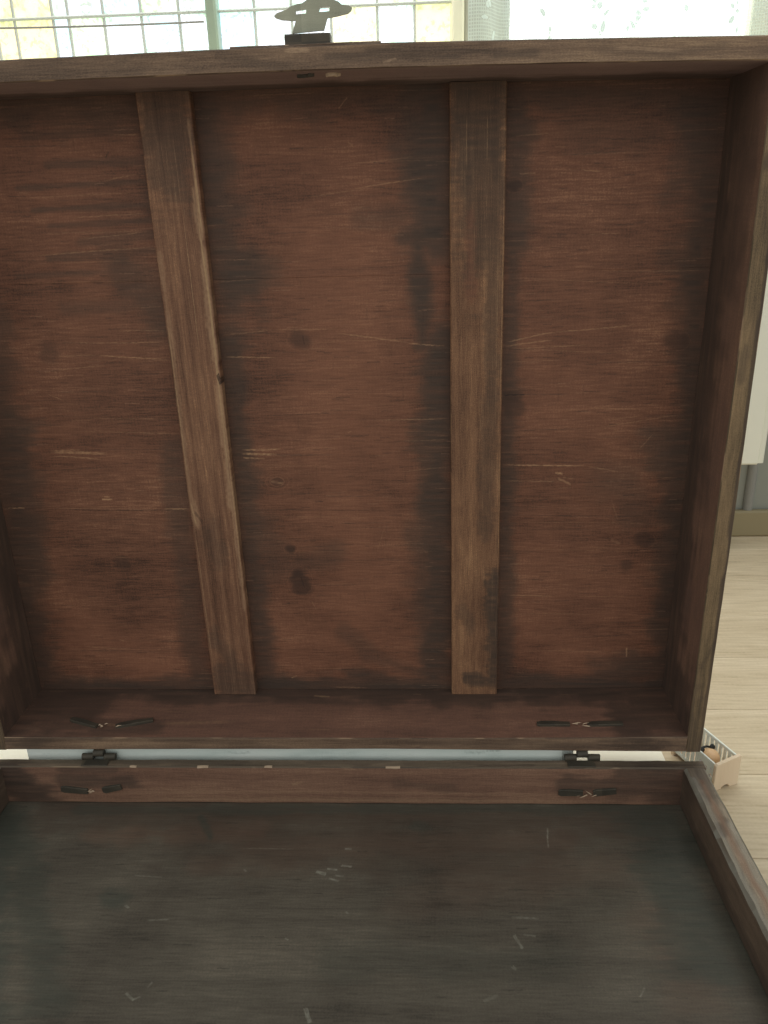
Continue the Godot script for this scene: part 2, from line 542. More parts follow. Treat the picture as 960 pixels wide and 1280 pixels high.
func box_board(a: Vector3, b: Vector3, along := 0, c := 0.001, uvf = null, wobble := 0.0002, useed := 1, steps := 6) -> ArrayMesh:
	var lo := Vector3(minf(a.x, b.x), minf(a.y, b.y), minf(a.z, b.z))
	var hi := Vector3(maxf(a.x, b.x), maxf(a.y, b.y), maxf(a.z, b.z))
	var s := []
	for e in 2:
		if along == 0:
			var x := lo.x if e == 0 else hi.x
			s.append([Vector3(x, lo.y, hi.z), Vector3(x, hi.y, hi.z), Vector3(x, hi.y, lo.z), Vector3(x, lo.y, lo.z)])
		elif along == 1:
			var y := lo.y if e == 0 else hi.y
			s.append([Vector3(lo.x, y, hi.z), Vector3(hi.x, y, hi.z), Vector3(hi.x, y, lo.z), Vector3(lo.x, y, lo.z)])
		else:
			var z := lo.z if e == 0 else hi.z
			s.append([Vector3(lo.x, hi.y, z), Vector3(hi.x, hi.y, z), Vector3(hi.x, lo.y, z), Vector3(lo.x, lo.y, z)])
	return board(s, steps, c, uvf, wobble, useed)


# An outline in the xy plane, extruded from z = 0 back to z = -depth, with a small bevel.
func extrude(poly: PackedVector2Array, depth: float, bevel := 0.0004) -> ArrayMesh:
	var st := new_st()
	if Geometry2D.is_polygon_clockwise(poly):
		poly.reverse()
	var inner := PackedVector2Array()
	var n := poly.size()
	for i in n:
		var e0 := (poly[i] - poly[(i + n - 1) % n]).normalized()
		var e1 := (poly[(i + 1) % n] - poly[i]).normalized()
		var m := (Vector2(-e0.y, e0.x) + Vector2(-e1.y, e1.x)).normalized()
		inner.append(poly[i] + m * bevel)
	var idx := Geometry2D.triangulate_polygon(inner)
	for z in [0.0, -depth]:
		for k in range(0, idx.size(), 3):
			var p := []
			var uv := []
			for j in 3:
				var v := inner[idx[k + j]]
				p.append(Vector3(v.x, v.y, z))
				uv.append(v * 8.0)
			tri(st, p, uv, Vector3(0, 0, 1 if z == 0.0 else -1))
	for i in n:
		var a := poly[i]
		var b := poly[(i + 1) % n]
		var ia := inner[i]
		var ib := inner[(i + 1) % n]
		var out := Vector3((b - a).y, -(b - a).x, 0)
		var uv := [Vector2(a.x, a.y) * 8.0, Vector2(b.x, b.y) * 8.0, Vector2(b.x, b.y + 0.01) * 8.0, Vector2(a.x, a.y + 0.01) * 8.0]
		quad(st, [Vector3(ia.x, ia.y, 0), Vector3(ib.x, ib.y, 0), Vector3(b.x, b.y, -bevel), Vector3(a.x, a.y, -bevel)], uv, out.normalized() + Vector3(0, 0, 1))
		quad(st, [Vector3(a.x, a.y, -bevel), Vector3(b.x, b.y, -bevel), Vector3(b.x, b.y, -depth + bevel), Vector3(a.x, a.y, -depth + bevel)], uv, out)
		quad(st, [Vector3(a.x, a.y, -depth + bevel), Vector3(b.x, b.y, -depth + bevel), Vector3(ib.x, ib.y, -depth), Vector3(ia.x, ia.y, -depth)], uv, out.normalized() - Vector3(0, 0, 1))
	return done(st)


# A round bar along a list of points.
func tube(pts: Array, r: float, sides := 10) -> ArrayMesh:
	var st := new_st()
	var rings := []
	for k in pts.size():
		var d: Vector3 = (pts[mini(k + 1, pts.size() - 1)] - pts[maxi(k - 1, 0)]).normalized()
		var up := Vector3.UP if absf(d.y) < 0.9 else Vector3.RIGHT
		var x := d.cross(up).normalized()
		var y := x.cross(d)
		var ring := []
		for i in sides:
			var a := TAU * i / sides
			ring.append(pts[k] + (x * cos(a) + y * sin(a)) * r)
		rings.append(ring)
	st.set_smooth_group(0)
	for k in rings.size() - 1:
		var cen: Vector3 = (pts[k] + pts[k + 1]) / 2.0
		for i in sides:
			var j := (i + 1) % sides
			var p := [rings[k][i], rings[k][j], rings[k + 1][j], rings[k + 1][i]]
			quad(st, p, [Vector2(0, 0), Vector2(0, 0.1), Vector2(0.1, 0.1), Vector2(0.1, 0)], (p[0] + p[1] + p[2] + p[3]) / 4.0 - cen)
	st.set_smooth_group(-1)
	for e in [0, rings.size() - 1]:
		for i in sides:
			tri(st, [pts[e], rings[e][i], rings[e][(i + 1) % sides]], [Vector2(0, 0), Vector2(0, 0.1), Vector2(0.1, 0)], pts[e] - pts[1 if e == 0 else pts.size() - 2])
	st.generate_normals()
	return st.commit()


# A turned shape round the y axis from (radius, height) pairs.
func lathe(prof: Array, sides := 24) -> ArrayMesh:
	var st := new_st()
	st.set_smooth_group(0)
	for k in prof.size() - 1:
		for i in sides:
			var a0 := TAU * i / sides
			var a1 := TAU * (i + 1) / sides
			var p: Vector2 = prof[k]
			var q: Vector2 = prof[k + 1]
			var v := [Vector3(cos(a0) * p.x, p.y, sin(a0) * p.x), Vector3(cos(a1) * p.x, p.y, sin(a1) * p.x), Vector3(cos(a1) * q.x, q.y, sin(a1) * q.x), Vector3(cos(a0) * q.x, q.y, sin(a0) * q.x)]
			var d := q - p
			var out := Vector3(cos((a0 + a1) / 2) * d.y, -d.x, sin((a0 + a1) / 2) * d.y)
			quad(st, v, [Vector2(0, 0), Vector2(0.1, 0), Vector2(0.1, 0.1), Vector2(0, 0.1)], out)
	st.generate_normals()
	return st.commit()


# ------------------------------------------------------------------ textures
func noise(w: int, h: int, sd: int, freq: float, oct := 3) -> Image:
	var n := FastNoiseLite.new()
	n.seed = sd
	n.noise_type = FastNoiseLite.TYPE_SIMPLEX_SMOOTH
	n.frequency = freq
	n.fractal_octaves = oct
	return n.get_image(w, h, false, false, true)


func layer(w: int, h: int, cw: int, ch: int, sd: int, freq: float, oct := 3) -> PackedByteArray:
	var im := noise(maxi(cw, 4), maxi(ch, 4), sd, freq, oct)
	im.resize(w, h, Image.INTERPOLATE_CUBIC)
	return im.get_data()


# Stained wood: tone stops (sRGB) picked by long streaks, fine grain, brush marks across it and blotches.
func wood_image(w: int, h: int, sd: int, vertical: bool, stops: Array, k: Array) -> Array:
	var big := maxi(w, h)
	var a: PackedByteArray
	var b: PackedByteArray
	var c: PackedByteArray
	if vertical:
		a = layer(w, h, w / 3, h / 60, sd, 0.09, 3)
		b = layer(w, h, w, h / 12, sd + 1, 0.24, 2)
		c = layer(w, h, w / 8, h, sd + 2, 0.22, 2)
	else:
		a = layer(w, h, w / 60, h / 3, sd, 0.09, 3)
		b = layer(w, h, w / 12, h, sd + 1, 0.24, 2)
		c = layer(w, h, w, h / 8, sd + 2, 0.22, 2)
	var d := layer(w, h, w / 14, h / 14, sd + 3, 0.06, 4)
	var e := layer(w, h, w, h, sd + 4, 0.3, 2)
	var lut := PackedByteArray()
	for i in 256:
		var t := i / 255.0 * (stops.size() - 1)
		var s := mini(int(t), stops.size() - 2)
		var col: Color = stops[s].lerp(stops[s + 1], t - s)
		lut.append_array([col.r8, col.g8, col.b8])
	var rgb := PackedByteArray()
	rgb.resize(w * h * 4)
	rgb.fill(255)
	var hgt := PackedByteArray()
	hgt.resize(w * h)
	var ka: int = k[0]
	var kb: int = k[1]
	var kc: int = k[2]
	var kd: int = k[3]
	var ke: int = k[4]
	var off := 128 * 256 - 128 * (ka + kb + kc + kd + ke)
	var o := 0
	for i in w * h:
		var v := (a[i] * ka + b[i] * kb + c[i] * kc + d[i] * kd + e[i] * ke + off) >> 8
		v = 0 if v < 0 else (255 if v > 255 else v)
		hgt[i] = (b[i] + a[i] + v) / 3
		v *= 3
		rgb[o] = lut[v]
		rgb[o + 1] = lut[v + 1]
		rgb[o + 2] = lut[v + 2]
		o += 4
	return [Image.create_from_data(w, h, false, Image.FORMAT_RGBA8, rgb), Image.create_from_data(w, h, false, Image.FORMAT_L8, hgt)]


# Brushed-on stain and painted shade: strokes [x0, y0, x1, y1, radius, strength] in texture fractions (radius of the width), edges ragged.
func strokes(img: Image, list: Array, col: Color, sd: int, soft := 0.45, ragged := 0.5) -> void:
	var w := img.get_width() / 3
	var h := img.get_height() / 3
	var n1 := noise(w, h, sd, 0.035, 4).get_data()
	var n2 := layer(w, h, maxi(w / 20, 4), h, sd + 9, 0.25, 2)
	var al := PackedByteArray()
	al.resize(w * h)
	for s in list:
		var p := Vector2(s[0] * w, s[1] * h)
		var q := Vector2(s[2] * w, s[3] * h)
		var r: float = s[4] * w
		var d := q - p
		var dd := maxf(d.length_squared(), 0.001)
		var m := r * 1.9 + 2.0
		for y in range(maxi(0, int(minf(p.y, q.y) - m)), mini(h, int(maxf(p.y, q.y) + m) + 1)):
			for x in range(maxi(0, int(minf(p.x, q.x) - m)), mini(w, int(maxf(p.x, q.x) + m) + 1)):
				var v := Vector2(x, y)
				var t := clampf((v - p).dot(d) / dd, 0.0, 1.0)
				var i := y * w + x
				var dist := v.distance_to(p + d * t) / r + (n1[i] - 128) / 128.0 * ragged + (n2[i] - 128) / 128.0 * 0.5
				if dist < 1.0 + soft:
					var al_new := int(255.0 * s[5] * clampf(0.9 + (n2[i] - 128) / 128.0 * 0.35, 0.3, 1.08) * (1.0 - smoothstep(1.0 - soft, 1.0 + soft, dist)))
					if al_new > al[i]:
						al[i] = al_new
	var px := PackedByteArray()
	px.resize(w * h * 4)
	var o := 0
	for i in w * h:
		px[o] = col.r8
		px[o + 1] = col.g8
		px[o + 2] = col.b8
		px[o + 3] = al[i]
		o += 4
	var ov := Image.create_from_data(w, h, false, Image.FORMAT_RGBA8, px)
	ov.resize(img.get_width(), img.get_height(), Image.INTERPOLATE_CUBIC)
	img.blend_rect(ov, Rect2i(0, 0, img.get_width(), img.get_height()), Vector2i.ZERO)


# Worn or scratched lines [x0, y0, x1, y1, width in texels, strength], broken along their length.
func scratches(img: Image, list: Array, col: Color, sd: int, wide := 1.6) -> void:
	var n := FastNoiseLite.new()
	n.seed = sd
	n.frequency = 0.06
	var w := img.get_width()
	var h := img.get_height()
	for s in list:
		var p := Vector2(s[0] * w, s[1] * h)
		var q := Vector2(s[2] * w, s[3] * h)
		var r: float = maxf(s[4] * wide * 0.5, 0.55)
		var d := q - p
		var len := maxf(d.length(), 0.5)
		var dn := d / len
		var bend: float = n.get_noise_2d(p.x * 3.0, p.y) * len * 0.025
		for y in range(maxi(0, int(minf(p.y, q.y) - r - 6)), mini(h, int(maxf(p.y, q.y) + r + 7))):
			for x in range(maxi(0, int(minf(p.x, q.x) - r - 4)), mini(w, int(maxf(p.x, q.x) + r + 5))):
				var v := Vector2(x, y) - p
				var t := v.dot(dn)
				if t < -r or t > len + r:
					continue
				var u := clampf(t / len, 0.0, 1.0)
				var off := absf(v.cross(dn) * -1.0 - bend * sin(u * PI) - n.get_noise_1d(t * 1.7 + p.y * 9.0) * 0.9)
				var taper := 1.0 if len < 24.0 else minf(1.0, minf(t + 4.0, len + 4.0 - t) / (len * 0.22))
				var al: float = s[5] * clampf(r + 0.5 - off, 0.0, 1.0) * clampf(0.75 + 0.9 * n.get_noise_2d(t * 1.5, p.y * 5.0 + off * 6.0), 0.1, 1.0) * clampf(taper, 0.0, 1.0)
				if al > 0.01:
					img.set_pixel(x, y, img.get_pixel(x, y).lerp(col, al))


func loose_scratches(count: int, sd: int, vertical: bool, y0: float, y1: float, most: float, len_most := 0.12) -> Array:
	var r := RandomNumberGenerator.new()
	r.seed = sd
	var out := []
	for i in count:
		var x := r.randf()
		var y := r.randf_range(y0, y1)
		var l := len_most * pow(r.randf(), 2.0) + 0.01
		var tilt := r.randf_range(-0.03, 0.03) * l
		out.append([x, y, x + tilt, y + l, 0.5 + r.randf() * 0.5, r.randf() * most] if vertical else [x, y, x + l, y + tilt, 0.5 + r.randf() * 0.5, r.randf() * most])
	return out


func mat_of(im: Array, rough: float, bump: float, called: String) -> StandardMaterial3D:
	var m := StandardMaterial3D.new()
	m.resource_name = called
	m.albedo_texture = ImageTexture.create_from_image(im[0])
	m.roughness = rough
	m.metallic_specular = 0.4
	if bump > 0.0:
		m.heightmap_enabled = true
		m.heightmap_texture = ImageTexture.create_from_image(im[1])
		m.heightmap_scale = bump
	return m


func plain(col: Color, rough: float, metal := 0.0, called := "") -> StandardMaterial3D:
	var m := StandardMaterial3D.new()
	m.albedo_color = col
	m.roughness = rough
	m.metallic = metal
	m.resource_name = called
	return m


# Worn board texture: strip 0 the rim, strip 1 the inner face, the rest the outer faces and the rubbed edges.
func wall_texture(w: int, h: int, sd: int, inner: Array, rim: Array, rim_dark: float, edge: Color, inner_strokes: Array, inner_marks: Array, marks_col: Color, dark_col: Color) -> Array:
	var im := wood_image(w, h, sd, false, inner, [100, 100, 40, 90, 120])
	var rh := int(h * 0.24)
	var rm := wood_image(w, rh, sd + 20, false, rim, [110, 110, 30, 100, 130])
	im[0].blit_rect(rm[0], Rect2i(0, 0, w, rh), Vector2i.ZERO)
	im[0].fill_rect(Rect2i(0, int(h * 0.955), w, h - int(h * 0.955)), edge)
	var r := RandomNumberGenerator.new()
	r.seed = sd
	var worn := []
	for i in 60:                                       # dark places along the rubbed edge
		var x := r.randf()
		worn.append([x, 0.98, x + r.randf() * 0.05, 0.98, 0.012, 0.35 + 0.6 * r.randf()])
	strokes(im[0], worn, rim[0], sd + 3, 0.3, 0.2)
	var st := []
	for i in int(14 * rim_dark):
		var x := r.randf()
		st.append([x, r.randf() * 0.2, x + r.randf() * 0.16, r.randf() * 0.2, 0.004 + r.randf() * 0.008, 0.15 + r.randf() * 0.3])
	strokes(im[0], st, dark_col, sd + 5, 0.6, 0.7)
	strokes(im[0], inner_strokes, dark_col, sd + 6, 0.5, 0.5)
	scratches(im[0], inner_marks, marks_col, sd + 7)
	scratches(im[0], loose_scratches(50, sd, false, 0.02, 0.7, 0.35, 0.08), marks_col, sd + 8)
	return im


func c8(r: int, g: int, b: int) -> Color:
	return Color8(r, g, b)


func make_materials() -> void:
	var dark := c8(70, 59, 53)
	var tan := c8(176, 142, 108)
	# the lid's back: three boards share it
	var im := wood_image(1300, 1120, 11, false, [c8(64, 44, 36), c8(106, 71, 56), c8(129, 88, 69), c8(168, 123, 96)], [60, 116, 40, 110, 100])
	strokes(im[0], PANEL_WARM, c8(148, 100, 78), 31, 0.9, 0.6)
	strokes(im[0], PANEL_DARK, dark, 32, 0.75, 0.6)  # stain, with shade beside the battens and along the edges painted in
	scratches(im[0], loose_scratches(520, 3, false, 0.0, 1.0, 0.42), c8(172, 130, 100), 5)
	scratches(im[0], loose_scratches(520, 4, false, 0.0, 1.0, 0.55, 0.2), c8(70, 56, 50), 6)
	scratches(im[0], loose_scratches(1500, 9, false, 0.0, 1.0, 0.6, 0.012), c8(54, 42, 38), 10)
	scratches(im[0], loose_scratches(260, 12, true, 0.0, 1.0, 0.3, 0.014), c8(60, 46, 40), 13)
	scratches(im[0], loose_scratches(420, 15, false, 0.0, 1.0, 0.5, 0.02), c8(178, 138, 110), 16)
	strokes(im[0], PANEL_KNOT, c8(68, 50, 43), 34, 0.45, 0.35)
	scratches(im[0], PANEL_RING, c8(150, 106, 82), 36)
	scratches(im[0], PANEL_SCRATCH, c8(190, 150, 114), 7, 1.6)
	scratches(im[0], PANEL_CRACK, c8(36, 28, 26), 8)
	M.panel = mat_of(im, 0.6, 0.03, "stained_panel")
	# battens; their dark upper ends are stain plus painted-in shade
	im = wood_image(200, 1200, 41, true, [c8(74, 51, 40), c8(112, 79, 62), c8(136, 99, 77), c8(180, 139, 105)], [110, 100, 40, 70, 130])
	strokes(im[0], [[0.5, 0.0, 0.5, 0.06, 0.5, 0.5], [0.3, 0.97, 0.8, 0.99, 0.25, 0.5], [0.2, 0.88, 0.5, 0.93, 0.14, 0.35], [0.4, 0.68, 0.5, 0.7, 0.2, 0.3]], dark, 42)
	strokes(im[0], [[0.92, 0.04, 0.93, 0.16, 0.03, 0.5], [0.9, 0.14, 0.93, 0.4, 0.07, 0.6], [0.93, 0.4, 0.92, 0.62, 0.07, 0.6], [0.95, 0.62, 0.95, 0.82, 0.04, 0.5], [0.06, 0.22, 0.06, 0.66, 0.05, 0.4], [0.1, 0.62, 0.12, 0.66, 0.05, 0.5]], c8(180, 148, 118), 47, 0.5, 0.8)
	scratches(im[0], [[0.6, 0.06, 0.6, 0.16, 2.0, 0.45], [0.62, 0.16, 0.62, 0.38, 2.4, 0.85], [0.62, 0.38, 0.66, 0.6, 1.6, 0.55], [0.93, 0.06, 0.95, 0.2, 7.0, 0.8], [0.88, 0.14, 0.95, 0.42, 6.0, 0.8], [0.95, 0.2, 0.93, 0.62, 7.0, 0.75], [0.97, 0.4, 0.97, 0.8, 4.0, 0.7], [0.93, 0.6, 0.9, 0.78, 2.0, 0.6], [0.05, 0.3, 0.04, 0.6, 4.0, 0.7], [0.1, 0.24, 0.12, 0.5, 1.6, 0.5], [0.2, 0.3, 0.22, 0.6, 1.4, 0.4], [0.3, 0.35, 0.32, 0.7, 1.2, 0.4], [0.04, 0.62, 0.1, 0.66, 7.0, 0.7], [0.05, 0.66, 0.06, 0.95, 3.0, 0.55], [0.8, 0.3, 0.84, 0.5, 1.4, 0.5]], c8(186, 154, 118), 43, 1.0)
	scratches(im[0], loose_scratches(260, 44, true, 0.0, 1.0, 0.55, 0.3), c8(180, 146, 114), 45)
	scratches(im[0], loose_scratches(160, 48, true, 0.0, 1.0, 0.5, 0.3), c8(84, 62, 54), 49)
	scratches(im[0], [[0.95, 0.405, 0.97, 0.412, 7.0, 0.9], [0.1, 0.635, 0.25, 0.655, 5.0, 0.4]], c8(52, 38, 32), 46)
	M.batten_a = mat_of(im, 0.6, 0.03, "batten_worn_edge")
	im = wood_image(200, 1200, 51, true, [c8(74, 52, 41), c8(114, 82, 63), c8(142, 105, 79), c8(186, 144, 107)], [80, 100, 30, 90, 170])
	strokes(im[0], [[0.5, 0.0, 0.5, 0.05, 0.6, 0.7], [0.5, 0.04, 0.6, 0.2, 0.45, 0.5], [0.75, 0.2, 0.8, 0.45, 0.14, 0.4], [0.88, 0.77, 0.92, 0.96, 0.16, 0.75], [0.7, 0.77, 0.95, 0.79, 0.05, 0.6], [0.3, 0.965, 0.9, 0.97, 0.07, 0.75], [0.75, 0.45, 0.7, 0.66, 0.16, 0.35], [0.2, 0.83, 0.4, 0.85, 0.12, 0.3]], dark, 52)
	strokes(im[0], [[0.35, 0.18, 0.38, 0.28, 0.1, 0.2]], c8(150, 84, 66), 53)
	scratches(im[0], [[0.97, 0.1, 0.97, 0.5, 3.0, 0.7], [0.97, 0.5, 0.97, 0.75, 2.0, 0.7], [0.02, 0.02, 0.02, 0.6, 2.0, 0.5], [0.3, 0.04, 0.3, 0.11, 3.0, 0.5], [0.66, 0.04, 0.66, 0.1, 3.0, 0.5], [0.88, 0.2, 0.88, 0.5, 2.0, 0.5], [0.55, 0.55, 0.62, 0.44, 2.0, 0.4]], c8(182, 148, 112), 54, 1.0)
	scratches(im[0], loose_scratches(320, 55, true, 0.0, 1.0, 0.5, 0.1), c8(172, 138, 104), 56)
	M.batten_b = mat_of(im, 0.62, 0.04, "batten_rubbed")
	# boards of the lid and the lower half
	var inner := [c8(98, 76, 66), c8(118, 88, 76), c8(134, 99, 84), c8(156, 120, 100)]
	var rim := [c8(80, 64, 54), c8(112, 91, 76), c8(134, 110, 91), c8(162, 136, 110)]
	var edge := c8(150, 126, 102)
	im = wall_texture(1200, 200, 61, inner, rim, 1.0, edge, [[0, 0.68, 1, 0.68, 0.02, 0.8], [0.0, 0.4, 0.06, 0.6, 0.06, 0.7], [0.92, 0.4, 1.0, 0.6, 0.05, 0.7], [0.1, 0.63, 0.5, 0.66, 0.012, 0.5], [0.115, 0.33, 0.2, 0.33, 0.012, 0.5]], [[0.13, 0.36, 0.15, 0.35, 3.0, 0.4], [0.2, 0.37, 0.3, 0.39, 3.0, 0.35], [0.4, 0.64, 0.42, 0.63, 2.0, 0.5]], tan, dark)
	M.lid_bottom = mat_of(im, 0.6, 0.03, "lid_lower_board")
	im = wall_texture(1200, 200, 71, [c8(138, 120, 120), c8(154, 134, 132), c8(166, 144, 140), c8(178, 156, 150)], rim, 1.0, edge, [[0, 0.68, 1, 0.68, 0.02, 0.6]], [[0.833, 0.08, 0.905, 0.13, 5.0, 0.6], [0.497, 0.03, 0.52, 0.03, 6.0, 0.8], [0.6, 0.18, 0.61, 0.15, 3.0, 0.5]], c8(178, 150, 124), dark)
	M.lid_top = mat_of(im, 0.6, 0.03, "lid_upper_board")  # inner face paled in its colour to imitate lens flare
	im = wall_texture(1200, 200, 81, [c8(100, 84, 76), c8(118, 92, 80), c8(132, 102, 86), c8(152, 122, 98)], [c8(84, 72, 56), c8(112, 94, 72), c8(134, 112, 86), c8(152, 128, 98)], 0.6, edge, [[0, 0.0, 1, 0.0, 0.005, 0.8], [0, 0.66, 1, 0.66, 0.03, 0.75], [0.0, 0.4, 0.07, 0.5, 0.06, 0.7], [0.7, 0.5, 1.0, 0.52, 0.03, 0.5]], [[0.635, 0.24, 0.645, 0.24, 4.0, 0.9]], tan, dark)
	M.lid_side = mat_of(im, 0.6, 0.03, "lid_side_board")
	im = wall_texture(1200, 200, 91, [c8(96, 74, 62), c8(120, 90, 76), c8(138, 106, 88), c8(160, 128, 106)], [c8(80, 70, 60), c8(104, 92, 78), c8(122, 106, 90), c8(140, 122, 104)], 1.4, c8(130, 112, 92), [[0.0, 0.3, 0.06, 0.7, 0.022, 0.9], [0.02, 0.3, 0.05, 0.6, 0.03, 0.9], [0.92, 0.3, 1.0, 0.7, 0.06, 0.6], [0.1, 0.42, 0.18, 0.43, 0.014, 0.6], [0.8, 0.45, 0.88, 0.45, 0.018, 0.6], [0.1, 0.26, 0.16, 0.27, 0.008, 0.5], [0.55, 0.45, 0.62, 0.5, 0.01, 0.3]], [[0.06, 0.6, 0.9, 0.61, 5.0, 0.3], [0.1, 0.65, 0.84, 0.655, 8.0, 0.28], [0.06, 0.69, 0.95, 0.69, 5.0, 0.35], [0.47, 0.26, 0.5, 0.26, 2.5, 0.5], [0.4, 0.46, 0.41, 0.43, 4.0, 0.45], [0.17, 0.53, 0.3, 0.53, 2.0, 0.3]], c8(170, 140, 112), dark)
	M.base_back = mat_of(im, 0.6, 0.03, "base_back_board")
	im = wall_texture(1200, 200, 101, [c8(84, 73, 63), c8(102, 86, 73), c8(116, 97, 82), c8(132, 112, 94)], [c8(104, 94, 82), c8(132, 118, 102), c8(150, 136, 118), c8(172, 158, 140)], 0.8, c8(150, 152, 144), [[0, 0.66, 1, 0.66, 0.02, 0.5], [0.0, 0.1, 0.05, 0.12, 0.05, 0.6]], [[0.06, 0.1, 0.4, 0.09, 9.0, 0.0]], c8(170, 140, 112), dark)
	strokes(im[0], [[0.05, 0.11, 0.5, 0.09, 0.006, 0.4], [0.15, 0.12, 0.35, 0.13, 0.004, 0.3]], c8(140, 96, 74), 103, 0.9, 0.3)
	strokes(im[0], [[0.04, 0.2, 0.5, 0.21, 0.006, 0.28], [0.2, 0.02, 0.4, 0.03, 0.008, 0.2]], c8(160, 168, 166), 104, 0.8, 0.2)
	M.base_side = mat_of(im, 0.55, 0.04, "base_side_board")
	# the bottom of the lower half
	im = wood_image(1200, 1024, 111, false, [c8(58, 55, 49), c8(88, 81, 72), c8(104, 97, 86), c8(128, 118, 104)], [70, 80, 24, 120, 70])
	strokes(im[0], FLOOR_WARM, c8(114, 90, 76), 112, 0.8, 0.8)
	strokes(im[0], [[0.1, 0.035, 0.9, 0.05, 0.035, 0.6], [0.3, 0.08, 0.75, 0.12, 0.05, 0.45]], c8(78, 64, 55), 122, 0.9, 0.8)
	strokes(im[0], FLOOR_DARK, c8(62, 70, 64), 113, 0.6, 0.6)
	scratches(im[0], loose_scratches(160, 114, false, 0.0, 1.0, 0.25, 0.1), c8(124, 112, 98), 115)
	scratches(im[0], loose_scratches(240, 117, false, 0.0, 1.0, 0.35, 0.2), c8(62, 58, 52), 118)
	scratches(im[0], loose_scratches(700, 119, false, 0.0, 1.0, 0.6, 0.012), c8(52, 50, 45), 120)
	scratches(im[0], FLOOR_MARK, c8(172, 172, 158), 116)
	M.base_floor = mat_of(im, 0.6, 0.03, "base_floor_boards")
	# laminate of the room's floor, in three tones
	for k in 3:
		var t: int = [0, -6, 5][k]
		im = wood_image(900, 110, 121 + k * 10, false, [c8(168 + t, 151 + t, 124 + t), c8(198 + t, 181 + t, 153 + t), c8(209 + t, 193 + t, 166 + t), c8(221 + t, 206 + t, 181 + t)], [100, 150, 20, 70, 60])
		M["laminate_%d" % k] = mat_of(im, 0.45, 0.01, "laminate")
	# pale painted board behind the chest
	im = wood_image(1000, 64, 151, false, [c8(190, 204, 200), c8(226, 238, 234), c8(238, 246, 242), c8(244, 250, 246)], [120, 60, 6, 100, 20])
	scratches(im[0], loose_scratches(40, 152, false, 0.0, 1.0, 0.7, 0.1), c8(132, 144, 142), 153)
	M.painted_board = mat_of(im, 0.5, 0.02, "painted_board")
	M.cream = plain(c8(252, 247, 230), 0.6, 0.0, "cream_board")
	im = wood_image(256, 256, 191, false, [c8(50, 46, 41), c8(68, 64, 57), c8(82, 76, 66), c8(108, 92, 76)], [20, 20, 20, 130, 120])
	M.iron = mat_of(im, 0.55, 0.0, "blackened_iron")
	M.iron.metallic = 0.15
	M.iron.uv1_triplanar = true
	M.iron.uv1_scale = Vector3(22, 22, 22)
	im = wood_image(256, 256, 195, false, [c8(118, 118, 104), c8(152, 154, 138), c8(168, 170, 152), c8(186, 186, 168)], [30, 30, 20, 150, 90])
	M.steel = mat_of(im, 0.45, 0.0, "dull_steel")  # haze over the backlit plate is painted in as a paler colour
	M.steel.uv1_triplanar = true
	M.steel.uv1_scale = Vector3(14, 14, 14)
	M.splinter = plain(c8(190, 166, 142), 0.8, 0.0, "bare_splinter")
	M.wall = plain(c8(150, 152, 144), 0.9, 0.0, "grey_wall")
	M.skirting = plain(c8(150, 138, 108), 0.6, 0.0, "skirting")
	M.white_enamel = plain(c8(244, 244, 230), 0.4, 0.0, "white_enamel")
	M.grey_pipe = plain(c8(142, 142, 138), 0.5, 0.0, "grey_pipe")
	M.frame = plain(c8(150, 166, 146), 0.5, 0.0, "window_frame")
	M.frame_white = plain(c8(238, 234, 210), 0.5, 0.0, "white_window_frame")
	M.casement = plain(c8(176, 174, 160), 0.6, 0.0, "grey_casement")
	M.birch = mat_of(wood_image(256, 256, 161, true, [c8(222, 198, 168), c8(234, 212, 184), c8(238, 218, 192), c8(243, 226, 204)], [80, 40, 6, 60, 20]), 0.55, 0.0, "birch_plywood")
	M.cot_white = plain(c8(236, 242, 236), 0.5, 0.0, "white_painted_slats")
	M.toy_wood = plain(c8(226, 188, 146), 0.5, 0.0, "toy_wood")
	M.black = plain(c8(30, 32, 32), 0.5, 0.0, "black_paint")
	M.came = plain(c8(200, 206, 200), 0.6, 0.0, "lead_came")
	make_glass()
	make_lace()


func glow(col: Color, tex: Texture2D, energy: float) -> StandardMaterial3D:
	var m := StandardMaterial3D.new()
	m.albedo_color = c8(200, 200, 200)
	m.roughness = 0.3
	m.emission_enabled = true
	m.emission = col
	m.emission_texture = tex
	m.emission_operator = BaseMaterial3D.EMISSION_OP_MULTIPLY
	m.emission_energy_multiplier = energy
	m.resource_name = "daylit_glass"
	return m


func make_glass() -> void:
	# patterned glass: pale leafy relief, so the daylight comes through mottled
	var w := 256
	var n1 := noise(w, w, 171, 0.02, 3)
	var n2 := noise(w, w, 172, 0.06, 3)
	var n3 := noise(w, w, 173, 0.011, 3)
	var im := Image.create(w, w, false, Image.FORMAT_RGBA8)
	for y in w:
		for x in w:
			var a := n1.get_pixel(x, y).r
			var b := n2.get_pixel(x, y).r
			var v := 1.0 - 0.3 * smoothstep(0.56, 0.66, b) * smoothstep(0.35, 0.6, a) - 0.12 * (1.0 - smoothstep(0.0, 0.06, absf(b - 0.42)))
			var g := smoothstep(0.35, 0.75, n3.get_pixel(x, y).r)
			im.set_pixel(x, y, Color(v * lerpf(1.0, 0.86, g), v * lerpf(0.97, 1.0, g), v * lerpf(1.0, 0.8, g * smoothstep(0.3, 0.7, a))))
	var t := ImageTexture.create_from_image(im)
	M.glass_tints = []
	for c in [c8(248, 224, 156), c8(204, 202, 228), c8(214, 234, 204), c8(204, 232, 250), c8(232, 246, 255), c8(248, 238, 190)]:
		M.glass_tints.append(glow(c, t, 1.4))
	M.bright_pane = glow(c8(250, 255, 255), null, 1.5)


